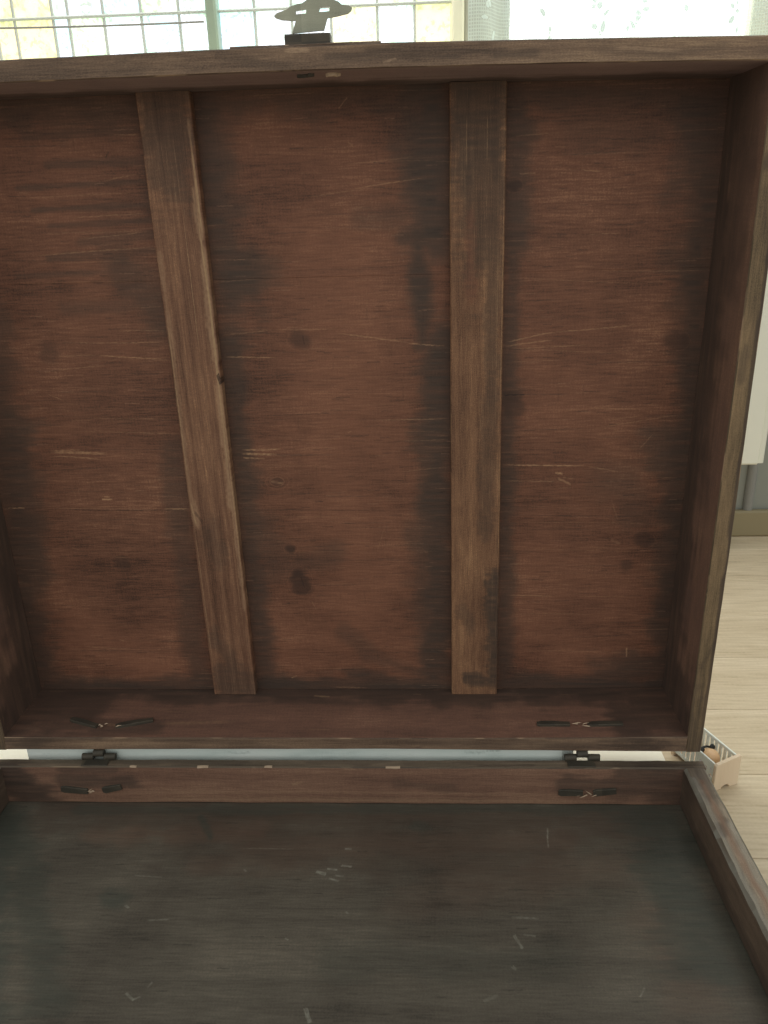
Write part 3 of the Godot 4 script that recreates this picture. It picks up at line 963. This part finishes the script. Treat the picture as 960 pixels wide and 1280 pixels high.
func make_lace() -> void:
	# machine lace: a fine net with denser flower sprays
	var w := 1024
	var h := 512
	var im := Image.create(w, h, false, Image.FORMAT_RGBA8)
	var wob := noise(w, h, 181, 0.02, 3)
	var petal := []
	var r := RandomNumberGenerator.new()
	r.seed = 18
	for k in 7:
		var cx := (k + 0.5) / 7.0 * w
		for j in 46:
			var y := r.randf() * h
			petal.append([cx + sin(y * 0.045 + k) * 26.0 + r.randf_range(-14, 14), y, r.randf_range(4, 13), r.randf_range(3, 8), r.randf() * PI])
	var dense := PackedByteArray()
	dense.resize(w * h)
	for p in petal:
		for y in range(maxi(0, int(p[1] - 14)), mini(h, int(p[1] + 15))):
			for x in range(maxi(0, int(p[0] - 14)), mini(w, int(p[0] + 15))):
				var v := Vector2(x - p[0], y - p[1]).rotated(p[4])
				var e := pow(v.x / p[2], 2.0) + pow(v.y / p[3], 2.0)
				if e < 1.0:
					dense[y * w + x] = 255 if e < 0.72 else 40
	for y in h:
		for x in w:
			var a := 0.42
			if (x % 6) < 2 or (y % 6) < 2:
				a = 0.66
			a += (wob.get_pixel(x, y).r - 0.5) * 0.16
			if dense[y * w + x] > 0:
				a = 0.97 if dense[y * w + x] > 100 else 0.3
			im.set_pixel(x, y, Color(1, 1, 1, a))
	var m := StandardMaterial3D.new()
	m.albedo_texture = ImageTexture.create_from_image(im)
	m.albedo_color = c8(226, 232, 228)
	m.transparency = BaseMaterial3D.TRANSPARENCY_ALPHA
	m.roughness = 0.9
	m.backlight_enabled = true
	m.backlight = Color(0.8, 0.86, 0.86)
	m.cull_mode = BaseMaterial3D.CULL_DISABLED
	m.resource_name = "white_lace"
	M.lace = m


# ------------------------------------------------------------------ the room
func struct(called: String, o: Node3D, label := "") -> void:
	o.name = numbered(called)
	o.set_meta("kind", "structure")
	if label:
		o.set_meta("label", label)


func make_room() -> void:
	var fl := MeshInstance3D.new()
	var bm := BoxMesh.new()
	bm.size = Vector3(6.0, 0.04, 6.0)
	fl.mesh = bm
	fl.material_override = plain(c8(120, 108, 88), 0.8, 0.0, "subfloor")
	fl.position = Vector3(0.2, -0.0295, 2.2)
	struct("floor", fl, "pale oak laminate floor")
	add_child(fl)
	var r := RandomNumberGenerator.new()
	r.seed = 12
	var row := 0
	var z := -0.795
	var pitch := 0.1235
	var variants := []
	for k in 3:
		variants.append(box_board(Vector3(-0.62, -0.009, -pitch / 2 + 0.0003), Vector3(0.62, 0.0, pitch / 2 - 0.0003), 0, 0.0007, func(p: Vector3) -> Vector2: return Vector2(p.x / 1.24 + 0.5, p.z / pitch + 0.5), 0.0, k, 1))
	while z < 1.6:
		var x := -3.1405 + ([0.34, 0.72, 0.5, 0.9, 0.4, 0.8][row % 6] as float)
		while x < 2.2:
			var k := r.randi() % 3
			var o := part("floor_plank", fl, variants[k], M["laminate_%d" % k])
			o.position = Vector3(x + 0.62, 0.0, z + pitch / 2) - fl.position
			x += 1.2405
		z += pitch
		row += 1
	# window wall: built round the opening
	var wall := thing("room_wall", "plain grey painted wall under and around the window", "wall")
	var op := Rect2(-0.95, 0.79, 1.61, 0.9)      # the window's opening
	part("wall_below", wall, box_board(Vector3(-2.0, -0.01, WALL_Z), Vector3(2.4, op.position.y, WALL_Z - 0.18), 0, 0.0005), M.wall)
	part("wall_side", wall, box_board(Vector3(-2.0, op.position.y, WALL_Z), Vector3(op.position.x, op.end.y, WALL_Z - 0.18), 0, 0.0005), M.wall)
	part("wall_side", wall, box_board(Vector3(op.end.x, op.position.y, WALL_Z), Vector3(2.4, op.end.y, WALL_Z - 0.18), 0, 0.0005), M.wall)
	part("wall_above", wall, box_board(Vector3(-2.0, op.end.y, WALL_Z), Vector3(2.4, 2.3, WALL_Z - 0.18), 0, 0.0005), M.wall)
	var sk := MeshInstance3D.new()
	sk.mesh = box_board(Vector3(-1.9, 0.0, WALL_Z + 0.002), Vector3(2.3, 0.052, WALL_Z + 0.016), 0, 0.003)
	sk.material_override = M.skirting
	sk.name = numbered("skirting_board")
	sk.set_meta("label", "olive beige skirting board along the foot of the grey wall")
	sk.set_meta("category", "skirting board")
	add_child(sk)
	make_window(op)
	make_curtains()
	make_radiator()


func make_window(op: Rect2) -> void:
	var win := thing("window", "bright window with patterned tinted panes behind the open chest lid", "window", Vector3(0, 0, 0))
	var z := WALL_Z - 0.03
	var fr := group_node("frame", win)
	part("rail", fr, box_board(Vector3(op.position.x, op.position.y, z - 0.03), Vector3(op.end.x, op.position.y + 0.03, z + 0.02), 0, 0.002), M.frame_white)
	part("rail", fr, box_board(Vector3(op.position.x, op.end.y - 0.04, z - 0.03), Vector3(op.end.x, op.end.y, z + 0.02), 0, 0.002), M.frame_white)
	part("stile", fr, box_board(Vector3(op.position.x, op.position.y + 0.03, z - 0.03), Vector3(op.position.x + 0.05, op.end.y - 0.04, z + 0.02), 1, 0.002), M.frame_white)
	part("stile", fr, box_board(Vector3(op.end.x - 0.05, op.position.y + 0.03, z - 0.03), Vector3(op.end.x, op.end.y - 0.04, z + 0.02), 1, 0.002), M.frame_white)
	part("mullion", fr, box_board(Vector3(-0.2425, op.position.y + 0.03, z - 0.025), Vector3(-0.2255, op.end.y - 0.04, z + 0.024), 1, 0.003), M.frame)
	part("mullion", fr, box_board(Vector3(0.1463, op.position.y + 0.03, z - 0.025), Vector3(0.166, op.end.y - 0.04, z + 0.024), 1, 0.003), M.frame_white)
	part("casement_stile", fr, box_board(Vector3(0.1665, op.position.y + 0.03, z - 0.02), Vector3(0.238, op.end.y - 0.04, z + 0.015), 1, 0.002), M.casement)
	# the patterned panes, cell by cell, with lead cames between
	var xs := [-0.9, -0.842, -0.78, -0.718, -0.657, -0.593, -0.561, -0.497, -0.4715, -0.4135, -0.352, -0.2905, -0.2425]
	var tints := [0, 5, 4, 0, 3, 0, 0, 4, 1, 3, 2, 4]
	var low := [5, 0, 3, 4, 0, 0, 0, 3, 2, 4, 3, 4]
	var ys := [0.82, 0.845, 0.906, 0.967, 1.028, 1.089, 1.15, 1.211, 1.272, 1.333, 1.394, 1.455, 1.516, 1.577, 1.65]
	panes(win, xs, ys, tints, low, z)
	panes(win, [-0.2255, -0.168, -0.1085, -0.0455, 0.0286, 0.088, 0.1463], ys, [4, 4, 4, 4, 5, 5], [3, 4, 4, 5, 4, 0], z)
	part("pane", win, box_board(Vector3(0.2383, op.position.y + 0.03, z - 0.006), Vector3(op.end.x - 0.05, op.end.y - 0.04, z), 0, 0.0005), M.bright_pane)
	part("sill", win, box_board(Vector3(op.position.x - 0.03, 0.77, WALL_Z + 0.002), Vector3(op.end.x + 0.03, 0.789, WALL_Z + 0.09), 0, 0.004), M.frame_white)


func panes(win: Node3D, xs: Array, ys: Array, tints: Array, low: Array, z: float) -> void:
	for i in xs.size() - 1:
		for j in ys.size() - 1:
			var st := new_st()
			var a := Vector3(xs[i] + 0.001, ys[j] + 0.001, z)
			var b := Vector3(xs[i + 1] - 0.001, ys[j + 1] - 0.001, z)
			quad(st, [a, Vector3(b.x, a.y, z), b, Vector3(a.x, b.y, z)], [Vector2(a.x, a.y) * 6.0, Vector2(b.x, a.y) * 6.0, Vector2(b.x, b.y) * 6.0, Vector2(a.x, b.y) * 6.0], Vector3(0, 0, 1))
			quad(st, [a - Vector3(0, 0, 0.004), Vector3(b.x, a.y, z - 0.004), b - Vector3(0, 0, 0.004), Vector3(a.x, b.y, z - 0.004)], [Vector2(a.x, a.y) * 6.0, Vector2(b.x, a.y) * 6.0, Vector2(b.x, b.y) * 6.0, Vector2(a.x, b.y) * 6.0], Vector3(0, 0, -1))
			var t: int = low[i] if j < 2 else (tints[i] if j == 2 else tints[(i * 3 + j * 2) % tints.size()])
			part("pane", win, done(st), M.glass_tints[t])
	for i in range(1, xs.size() - 1):
		part("came", win, tube([Vector3(xs[i], ys[0], z + 0.001), Vector3(xs[i], ys[-1], z + 0.001)], 0.0026, 6), M.came)
	for j in range(1, ys.size() - 1):
		part("came", win, tube([Vector3(xs[0], ys[j], z + 0.003), Vector3(xs[-1], ys[j], z + 0.003)], 0.0026, 6), M.came)


func make_curtains() -> void:
	var cu := thing("lace_curtain", "white floral lace curtain hanging in soft folds over the right of the window", "curtain")
	var st := new_st()
	st.set_smooth_group(0)
	var nx := 150
	var ny := 6
	var P := func(i: int, j: int) -> Vector3:
		var u := float(i) / nx
		var x := 0.166 + u * 0.62
		var f := sin(u * 44.0 + 0.6) * 0.016 + sin(u * 19.0 + 2.0) * 0.01
		return Vector3(x + sin(u * 44.0) * 0.004, lerpf(0.62, 1.72, float(j) / ny), -0.675 + f)
	for i in nx:
		for j in ny:
			var p := [P.call(i, j), P.call(i + 1, j), P.call(i + 1, j + 1), P.call(i, j + 1)]
			var uv := []
			for q in [[i, j], [i + 1, j], [i + 1, j + 1], [i, j + 1]]:
				uv.append(Vector2(float(q[0]) / nx * 1.25, 1.1 * 2.6 * (1.0 - float(q[1]) / ny)))
			quad(st, p, uv, Vector3(0, 0, 1))
	st.generate_normals()
	part("fabric", cu, st.commit(), M.lace)
	var w := MeshInstance3D.new()
	var pts := []
	for k in 25:
		var t := k / 24.0
		pts.append(Vector3(lerpf(-0.89, -0.243, t), 0.9005 - 0.0145 * t - 0.010 * 4.0 * t * (1.0 - t) * 0.5, WALL_Z + 0.006))
	w.mesh = tube(pts, 0.0016, 6)
	w.material_override = M.grey_pipe
	w.name = numbered("curtain_wire")
	w.set_meta("label", "thin grey wire sagging across the left window panes")
	w.set_meta("category", "wire")
	add_child(w)
	var b := MeshInstance3D.new()
	b.mesh = lathe([Vector2(0.0, 0.0), Vector2(0.02, 0.0), Vector2(0.028, 0.012), Vector2(0.031, 0.026), Vector2(0.028, 0.036), Vector2(0.018, 0.042), Vector2(0.0, 0.044)], 32)
	b.material_override = plain(c8(206, 206, 188), 0.5, 0.0, "pale_ceramic")
	b.position = Vector3(0.105, 0.79, -0.70)
	b.name = numbered("lidded_dish")
	b.set_meta("label", "pale rounded dish on the window sill, just showing above the lid")
	b.set_meta("category", "dish")
	add_child(b)


func make_radiator() -> void:
	var ra := thing("radiator", "white panel radiator low on the grey wall right of the chest", "radiator")
	var x1 := 0.692
	part("front_panel", ra, box_board(Vector3(-0.3, 0.166, -0.672), Vector3(x1 - 0.012, 0.62, -0.664), 0, 0.003), M.white_enamel)
	part("side_panel", ra, box_board(Vector3(x1 - 0.0115, 0.168, -0.727), Vector3(x1, 0.618, -0.668), 1, 0.002), M.white_enamel)
	part("back_panel", ra, box_board(Vector3(-0.3, 0.155, -0.728), Vector3(x1 - 0.012, 0.615, -0.72), 0, 0.002), M.white_enamel)
	part("top_grille", ra, box_board(Vector3(-0.3, 0.62, -0.726), Vector3(x1 - 0.012, 0.626, -0.668), 0, 0.002), M.white_enamel)
	part("pipe", ra, tube([Vector3(0.7085, 0.04, -0.745), Vector3(0.7085, 0.17, -0.745)], 0.009, 12), M.grey_pipe)


# ------------------------------------------------------------------ the chest
func make_chest() -> void:
	var chest := thing("wooden_chest", "old dark stained wooden chest with its lid standing wide open", "chest")
	var lid := group_node("lid", chest)
	var base := group_node("base", chest)
	var y0 := LID_BOTTOM
	# lid frame: the boards lie a little out of true, as they do on the chest
	var zb := PANEL_Z
	var ob := [Vector3(-0.3755, 0.0736, 0), Vector3(-0.158, 0.0744, 0), Vector3(0.046, 0.0752, 0), Vector3(0.197, 0.0736, 0), Vector3(0.374, 0.0724, 0)]
	var ib := [Vector3(-0.3592, 0.0895, 0), Vector3(-0.158, 0.0893, 0), Vector3(0.046, 0.0889, 0), Vector3(0.197, 0.0893, 0), Vector3(0.3588, 0.0907, 0)]
	var ot := [Vector3(-0.3755, 0.7186, 0), Vector3(-0.233, 0.7207, 0), Vector3(-0.08, 0.7222, 0), Vector3(0.064, 0.7226, 0), Vector3(0.208, 0.7203, 0), Vector3(0.3726, 0.7176, 0)]
	var it := [Vector3(-0.3592, 0.7035, 0), Vector3(-0.236, 0.7049, 0), Vector3(-0.085, 0.7055, 0), Vector3(0.064, 0.7055, 0), Vector3(0.208, 0.704, 0), Vector3(0.3563, 0.7013, 0)]
	var orr := [Vector3(0.374, 0.0724, 0), Vector3(0.3747, 0.2903, 0), Vector3(0.3737, 0.514, 0), Vector3(0.3726, 0.7176, 0)]
	var irr := [Vector3(0.3588, 0.0724, 0), Vector3(0.3581, 0.2903, 0), Vector3(0.3582, 0.514, 0), Vector3(0.3563, 0.7176, 0)]
	var oll := [Vector3(-0.3755, 0.0736, 0), Vector3(-0.376, 0.4, 0), Vector3(-0.3755, 0.7186, 0)]
	var ill := [Vector3(-0.3592, 0.0736, 0), Vector3(-0.359, 0.4, 0), Vector3(-0.3592, 0.7186, 0)]
	var back := Vector3(0, 0, zb)
	var secs := func(o: Array, i: Array, trim: float) -> Array:
		var s := []
		for k in o.size():
			var d := Vector3.ZERO
			if trim > 0.0 and (k == 0 or k == o.size() - 1):
				d = Vector3(trim if k == 0 else -trim, 0, 0)
			s.append([o[k] + d, i[k] + (Vector3.ZERO if trim > 0.0 else Vector3.ZERO), i[k] + back, o[k] + back + d])
		return s
	part("lower_board", lid, board(secs.call(ob, ib, 0.0158), 8, 0.0008, null, 0.00012, 3), M.lid_bottom)
	part("upper_board", lid, board(secs.call(ot, it, 0.0158), 8, 0.0008, null, 0.00012, 4), M.lid_top)
	part("side_board", lid, board(secs.call(orr, irr, 0.0), 10, 0.0008, null, 0.00012, 5), M.lid_side)
	part("side_board", lid, board(secs.call(oll, ill, 0.0), 10, 0.0008, null, 0.00012, 6), M.lid_side)
	var puv := func(p: Vector3) -> Vector2: return Vector2((p.x + 0.3755) / 0.751, (0.72 - p.y) / 0.646)
	var joints := [0.0742, 0.3156, 0.5464, 0.7172]
	for k in 3:
		part("back_plank", lid, box_board(Vector3(-0.3745, joints[k], zb - 0.0002), Vector3(0.3722, joints[k + 1], zb - 0.0112), 0, 0.00025, puv, 0.0001, 20 + k, 12), M.panel)
	# battens nailed across the boards
	var zf := -0.079
	var bat := func(xl0: float, xr0: float, xl1: float, xr1: float, yl: float, yh: float, sd: int) -> ArrayMesh:
		var s := []
		for k in 2:
			var a := xl0 if k == 0 else xl1
			var b := xr0 if k == 0 else xr1
			var y := yl if k == 0 else yh
			s.append([Vector3(a, y, zf), Vector3(b, y, zf), Vector3(b, y, zb), Vector3(a, y, zb)])
		var buv := func(p: Vector3) -> Vector2:
			var t := (p.y - yl) / (yh - yl)
			return Vector2(clampf((p.x - lerpf(xl0, xl1, t)) / (lerpf(xr0, xr1, t) - lerpf(xl0, xl1, t)), 0.01, 0.99), 1.0 - t)
		return board(s, 40, 0.0008, buv, 0.0004, sd)
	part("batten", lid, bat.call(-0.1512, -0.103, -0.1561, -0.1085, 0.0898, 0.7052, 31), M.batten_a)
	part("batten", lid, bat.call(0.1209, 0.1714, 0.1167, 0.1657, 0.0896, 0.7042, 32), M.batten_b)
	# lower half
	var xl := -0.378
	var xr := 0.3765
	var L := 0.645
	var t := 0.0127
	var fy := HB - 0.0474
	var bb := [Vector3(xl, HB, 0), Vector3(-0.1, HB, 0), Vector3(0.15, HB, 0), Vector3(xr, HB, 0)]
	var bs := []
	for p in bb:
		bs.append([p, p + Vector3(0, 0, t), Vector3(p.x, fy, t), Vector3(p.x, fy, 0)])
	part("back_board", base, board(bs, 10, 0.0011, null, 0.0004, 41), M.base_back)
	var sb := []
	for q in [[0.3543, 0.3765, t], [0.3545, 0.3785, 0.14], [0.358, 0.382, 0.3], [0.36, 0.382, L - 0.0133]]:
		sb.append([Vector3(q[1], HB, q[2]), Vector3(q[0], HB, q[2]), Vector3(q[0], fy, q[2]), Vector3(q[1], fy, q[2])])
	part("side_board", base, board(sb, 12, 0.003, null, 0.0004, 42), M.base_side)
	sb = []
	for q in [[-0.362, xl, t], [-0.362, xl - 0.002, 0.3], [-0.364, xl - 0.003, L - 0.0133]]:
		sb.append([Vector3(q[1], HB, q[2]), Vector3(q[0], HB, q[2]), Vector3(q[0], fy, q[2]), Vector3(q[1], fy, q[2])])
	part("side_board", base, board(sb, 12, 0.0015, null, 0.0004, 43), M.base_side)
	part("front_board", base, box_board(Vector3(xl, fy, L - 0.013), Vector3(0.382, HB, L), 0, 0.0012), M.base_back)
	var fuv := func(p: Vector3) -> Vector2: return Vector2((p.x + 0.378) / 0.756, p.z / 0.645)
	var zj := [0.0005, 0.33, L - 0.0005]
	for k in 2:
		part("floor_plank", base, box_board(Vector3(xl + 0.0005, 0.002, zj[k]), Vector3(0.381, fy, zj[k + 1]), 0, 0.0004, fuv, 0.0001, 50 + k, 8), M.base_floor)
	hinge(chest, -0.2595, [[-0.2984, -0.031, -0.2648, -0.0181], [-0.2445, -0.0182, -0.2068, -0.0295]], [[-0.3012, 0.0335, -0.2722, 0.0305], [-0.2560, 0.0318, -0.235, 0.0368]], 1)
	hinge(chest, 0.2530, [[0.2084, -0.0227, 0.2427, -0.0218], [0.2617, -0.0215, 0.2982, -0.0227]], [[0.2282, 0.0312, 0.2532, 0.0312], [0.2640, 0.0308, 0.2874, 0.0338]], 2)
	hasp(chest)
	for q in [[-0.1445, 0.0058, 0.0022], [0.0558, 0.0075, 0.0026], [-0.219, 0.0035, 0.0014], [-0.075, 0.004, 0.0012]]:
		part("bare_chip", base, box_board(Vector3(q[0] - q[1], HB - q[2] * 0.6, 0.0105), Vector3(q[0] + q[1], HB + 0.0006, 0.0136), 0, 0.0005, null, 0.0004, int(q[0] * 1000.0), 3), M.splinter)
	for q in [[0.0, 0.011, -0.0163, 0.1], [0.006, 0.005, -0.013, -0.3], [0.0224, 0.008, -0.0135, 0.2], [0.026, 0.006, -0.0155, -0.25], [0.019, 0.004, -0.0155, 0.7]]:
		var d := Vector3(cos(q[3]), 0, sin(q[3])) * (q[1] as float)
		var p0 := Vector3(q[0], 0.7046, q[2])
		part("splinter", lid, prong(p0 - d * 0.5, p0 + d * 0.5, Vector3.DOWN, 0.0009), M.splinter if q[0] > 0.015 else M.iron)


# Iron strap hinge: three knuckles in the gap, a leaf on the rim, and its prongs clinched flat on both inner faces.
func hinge(chest: Node3D, x: float, top: Array, low: Array, sd: int) -> void:
	var h := group_node("hinge", chest)
	var r := RandomNumberGenerator.new()
	r.seed = sd
	part("knuckle", h, tube([Vector3(x - 0.018, 0.0652, 0.0), Vector3(x - 0.006, 0.0654, 0.0)], 0.0036, 14), M.iron)
	part("knuckle", h, tube([Vector3(x - 0.0055, 0.0694, -0.0005), Vector3(x + 0.0055, 0.0694, -0.0005)], 0.0038, 14), M.iron)
	part("knuckle", h, tube([Vector3(x + 0.006, 0.0654, 0.0), Vector3(x + 0.018, 0.0652, 0.0)], 0.0036, 14), M.iron)
	part("pin", h, tube([Vector3(x - 0.0185, 0.0668, -0.0002), Vector3(x + 0.0185, 0.0668, -0.0002)], 0.0016, 10), M.iron)
	part("leaf", h, box_board(Vector3(x - 0.016, HB + 0.0003, 0.002), Vector3(x + 0.012, HB + 0.0014, 0.0122), 0, 0.0004), M.iron)
	for q in top:
		part("prong", h, prong(Vector3(q[0], 0.0909, q[1]), Vector3(q[2], 0.0912, q[3]), Vector3.UP, 0.0034), M.iron)
	for q in low:
		part("prong", h, prong(Vector3(q[0], q[1], 0.0133), Vector3(q[2], q[3], 0.0138), Vector3.BACK, 0.004), M.iron)
	# torn wood where the prongs come through
	for k in 9:
		var sp := new_st()
		var on_lid := k < 5
		var a: Vector3
		if on_lid:
			a = Vector3(lerpf(top[0][2], top[1][0], r.randf()) + r.randf_range(-0.012, 0.012), 0.0916, -0.0195 + r.randf_range(-0.003, 0.004))
		else:
			a = Vector3(lerpf(low[0][2], low[1][0], r.randf()) + r.randf_range(-0.010, 0.010), lerpf(low[0][3], low[1][1], 0.5) + r.randf_range(-0.004, 0.002), 0.0140)
		var d := Vector3(r.randf_range(-1, 1), 0.25 * r.randf_range(-1, 1), 0).normalized() * r.randf_range(0.003, 0.010)
		if on_lid:
			d = Vector3(d.x, 0.0, d.y)
		var n := Vector3.UP if on_lid else Vector3.BACK
		var s := d.cross(n).normalized() * r.randf_range(0.0006, 0.0013)
		var tip := a + d + n * 0.0012
		var mid := a + d * 0.4 + n * 0.0014
		for e in [[a - s, a + s, mid], [a + s, tip, mid], [tip, a - s, mid], [a + s, a - s, tip]]:
			tri(sp, e, [Vector2.ZERO, Vector2.RIGHT, Vector2.DOWN], n if e[2] == mid else -n)
		part("splinter", h, done(sp), M.splinter)


func prong(a: Vector3, b: Vector3, n: Vector3, half: float) -> ArrayMesh:
	var d := (b - a).normalized()
	var s := d.cross(n).normalized() * half
	var secs := []
	var k := 0
	for t in [0.0, 0.12, 0.5, 1.0]:
		var p := a.lerp(b, t)
		var w: float = [0.7, 1.0, 0.95, 0.8][k]
		var up: float = [0.0012, 0.0016, 0.0017, 0.0012][k]
		secs.append([p - s * w + n * up, p + s * w + n * up, p + s * w - n * 0.0025, p - s * w - n * 0.0025])
		k += 1
	return board(secs, 2, 0.0004, null, 0.0002, 3)


func hasp(chest: Node3D) -> void:
	var h := group_node("hasp", chest)
	part("backing_strip", h, box_board(Vector3(-0.0545, 0.7215, -0.004), Vector3(0.0616, 0.7244, -0.03), 0, 0.0008, null, 0.0004, 9), M.lid_top)
	part("bracket", h, box_board(Vector3(-0.0132, 0.7240, -0.014), Vector3(0.0221, 0.7332, -0.028), 0, 0.0012), M.iron)
	var px := [[365.6, 45.6], [370, 28.1], [361, 28], [352.5, 27], [345, 24.4], [343, 21.9], [347.5, 17.5], [358.8, 13.1], [362.5, 9.4], [371, 5.6], [377.5, 4.4], [382.5, 0.6], [386, -2.5], [396, -4], [411, -3], [422.5, 1.9], [426, 5.6], [435, 6.9], [438.8, 10], [438, 13.8], [433.8, 18], [420, 21.9], [411, 23.8], [408.8, 24.5], [405, 41]]
	var poly := PackedVector2Array()
	for p in px:
		poly.append(hasp_at(p))
	var cut := CSGPolygon3D.new()
	cut.polygon = poly
	cut.depth = 0.0022
	for q in [[[370, 15], [383, 12.5], [382.5, 18], [370.6, 19.4]], [[400, 10], [411.9, 8.5], [411, 15], [398.5, 16]]]:
		var hole := CSGPolygon3D.new()
		var hp := PackedVector2Array()
		for p in q:
			hp.append(hasp_at(p))
		hole.polygon = hp
		hole.depth = 0.02
		hole.position.z = 0.01
		hole.operation = CSGShape3D.OPERATION_SUBTRACTION
		hole.name = "slot"
		cut.add_child(hole, true)
	cut.material = M.steel
	cut.name = "hasp_plate"
	cut.position = Vector3(0, 0, -0.02)
	h.add_child(cut, true)


func hasp_at(p: Array) -> Vector2:      # outline of the plate, measured on a grid of 0.63 mm
	return Vector2(0.0090 + (p[0] - 390.0) * 0.000631 - p[1] * 0.00003, 0.7561 - p[1] * 0.00049 - (p[0] - 390.0) * 0.000025)


# ------------------------------------------------------------------ behind the chest
func make_behind() -> void:
	var b := thing("painted_board", "pale blue-grey painted board on edge behind the chest hinges", "board")
	part("face_board", b, board([[Vector3(-0.3422, 0.0005, -0.0075), Vector3(-0.3422, 0.0712, -0.0075), Vector3(-0.3422, 0.0712, -0.0225), Vector3(-0.3422, 0.0005, -0.0225)], [Vector3(0.234, 0.0005, -0.0075), Vector3(0.234, 0.0716, -0.0075), Vector3(0.234, 0.0716, -0.0225), Vector3(0.234, 0.0005, -0.0225)]], 40, 0.0008, func(p: Vector3) -> Vector2: return Vector2((p.x + 0.342) / 0.577, (p.y + p.z) * 9.0), 0.0006, 61), M.painted_board)
	part("end_block", b, box_board(Vector3(0.2343, 0.0005, -0.011), Vector3(0.2465, 0.0705, -0.024), 1, 0.001, func(p: Vector3) -> Vector2: return Vector2(p.x * 2.0, p.y * 9.0), 0.0004, 62), M.painted_board)
	var s := MeshInstance3D.new()
	s.mesh = box_board(Vector3(-0.62, 0.0005, -0.15), Vector3(0.366, 0.0035, -0.027), 0, 0.001)
	s.material_override = M.cream
	s.name = numbered("cream_panel")
	s.set_meta("label", "cream white panel lying on the floor behind the painted board")
	s.set_meta("category", "panel")
	add_child(s)


func make_cot() -> void:
	var c := thing("toy_cot", "small toy cot with white slatted sides and birch ends on the laminate floor", "toy cot", Vector3(0.4035, 0, -0.025))
	c.rotation.y = deg_to_rad(22.0)
	var w := 0.0335
	var ln := 0.066
	var end := PackedVector2Array([Vector2(0, 0), Vector2(0.0105, 0)])
	for k in 9:
		var a := PI - PI * k / 8.0
		end.append(Vector2(0.0165 + cos(a) * 0.0055, sin(a) * 0.0042))
	end.append_array(PackedVector2Array([Vector2(0.0235, 0), Vector2(w, 0), Vector2(w + 0.0006, 0.0375), Vector2(w - 0.001, 0.039), Vector2(0.002, 0.035), Vector2(0, 0.033)]))
	part("end_panel", c, extrude(end, 0.0042, 0.0007), M.birch)
	var far := part("end_panel", c, extrude(end, 0.0042, 0.0007), M.birch)
	far.position.z = -ln
	for side in 2:
		var x := 0.0012 if side == 0 else w - 0.0034
		var s := group_node("slatted_side", c)
		var top := 0.0335 if side == 0 else 0.0365
		part("rail", s, box_board(Vector3(x, top - 0.004, -ln), Vector3(x + 0.0022, top, -0.0042), 2, 0.0004), M.cot_white)
		part("rail", s, box_board(Vector3(x, 0.005, -ln), Vector3(x + 0.0022, 0.009, -0.0042), 2, 0.0004), M.cot_white)
		var z := -0.0055 - (0.024 if side == 0 else 0.0)
		while z > -ln + 0.004:
			part("slat", s, box_board(Vector3(x + 0.0003, 0.009, z), Vector3(x + 0.0019, top - 0.004, z - 0.0042), 1, 0.0003), M.cot_white)
			z -= 0.0068
		if side == 0:                                  # the solid piece by the near end, pierced with small holes
			var cut := CSGBox3D.new()
			cut.size = Vector3(0.0018, top - 0.0125, 0.0240)
			for q in [[-0.008, 0.004, 0.0032], [-0.008, -0.004, 0.0046], [0.0005, 0.0015, 0.0034], [0.0085, 0.005, 0.0026], [0.0085, -0.004, 0.0042], [0.004, -0.007, 0.0026], [-0.003, -0.0075, 0.0022]]:
				var hole := CSGBox3D.new()
				hole.size = Vector3(0.01, q[2], q[2] * 0.8)
				hole.position = Vector3(0, q[1], q[0])
				hole.rotation.x = PI / 4
				hole.operation = CSGShape3D.OPERATION_SUBTRACTION
				hole.name = "hole"
				cut.add_child(hole, true)
			cut.material = M.cot_white
			cut.name = "pierced_panel"
			cut.position = Vector3(x + 0.0011, (top - 0.004 + 0.009) / 2, -0.0170)
			s.add_child(cut, true)
	part("floor_panel", c, box_board(Vector3(0.0034, 0.006, -ln), Vector3(w - 0.0034, 0.008, -0.0042), 2, 0.0003), M.birch)
	var t := thing("wooden_toy", "small round wooden toy animal with black ears lying in the toy cot", "toy", Vector3(0.4035, 0.008, -0.025))
	t.rotation.y = deg_to_rad(22.0)
	var body := Vector3(0.0165, 0.0112, -0.029)
	var ba := part("body", t, lathe([Vector2(0.0, -0.0105), Vector2(0.006, -0.0088), Vector2(0.0098, -0.004), Vector2(0.0106, 0.001), Vector2(0.0094, 0.006), Vector2(0.006, 0.0092), Vector2(0.0, 0.0106)], 24), M.toy_wood)
	ba.transform = Transform3D(Basis(Vector3.RIGHT, 0.9) * Basis.from_scale(Vector3(1, 1.25, 1)), body)
	for s in [-1, 1]:
		var ear := part("ear", t, lathe([Vector2(0.0, -0.001), Vector2(0.003, -0.001), Vector2(0.0036, 0.0), Vector2(0.003, 0.001), Vector2(0.0, 0.001)], 14), M.black)
		ear.transform = Transform3D(Basis(Vector3.RIGHT, 1.0), body + Vector3(s * 0.0072, 0.0098, -0.004))
		var eye := part("eye", t, lathe([Vector2(0.0, -0.001), Vector2(0.0018, 0.0), Vector2(0.0, 0.001)], 10), M.black)
		eye.transform = Transform3D(Basis(Vector3.RIGHT, 0.6), body + Vector3(s * 0.0036, 0.0096, 0.004))
	var band := []
	for k in 21:
		var a := TAU * k / 20.0
		band.append(body + Vector3(cos(a) * 0.0098, sin(a) * 0.0098, -0.0075))
	part("collar", t, tube(band, 0.0013, 8), M.black)
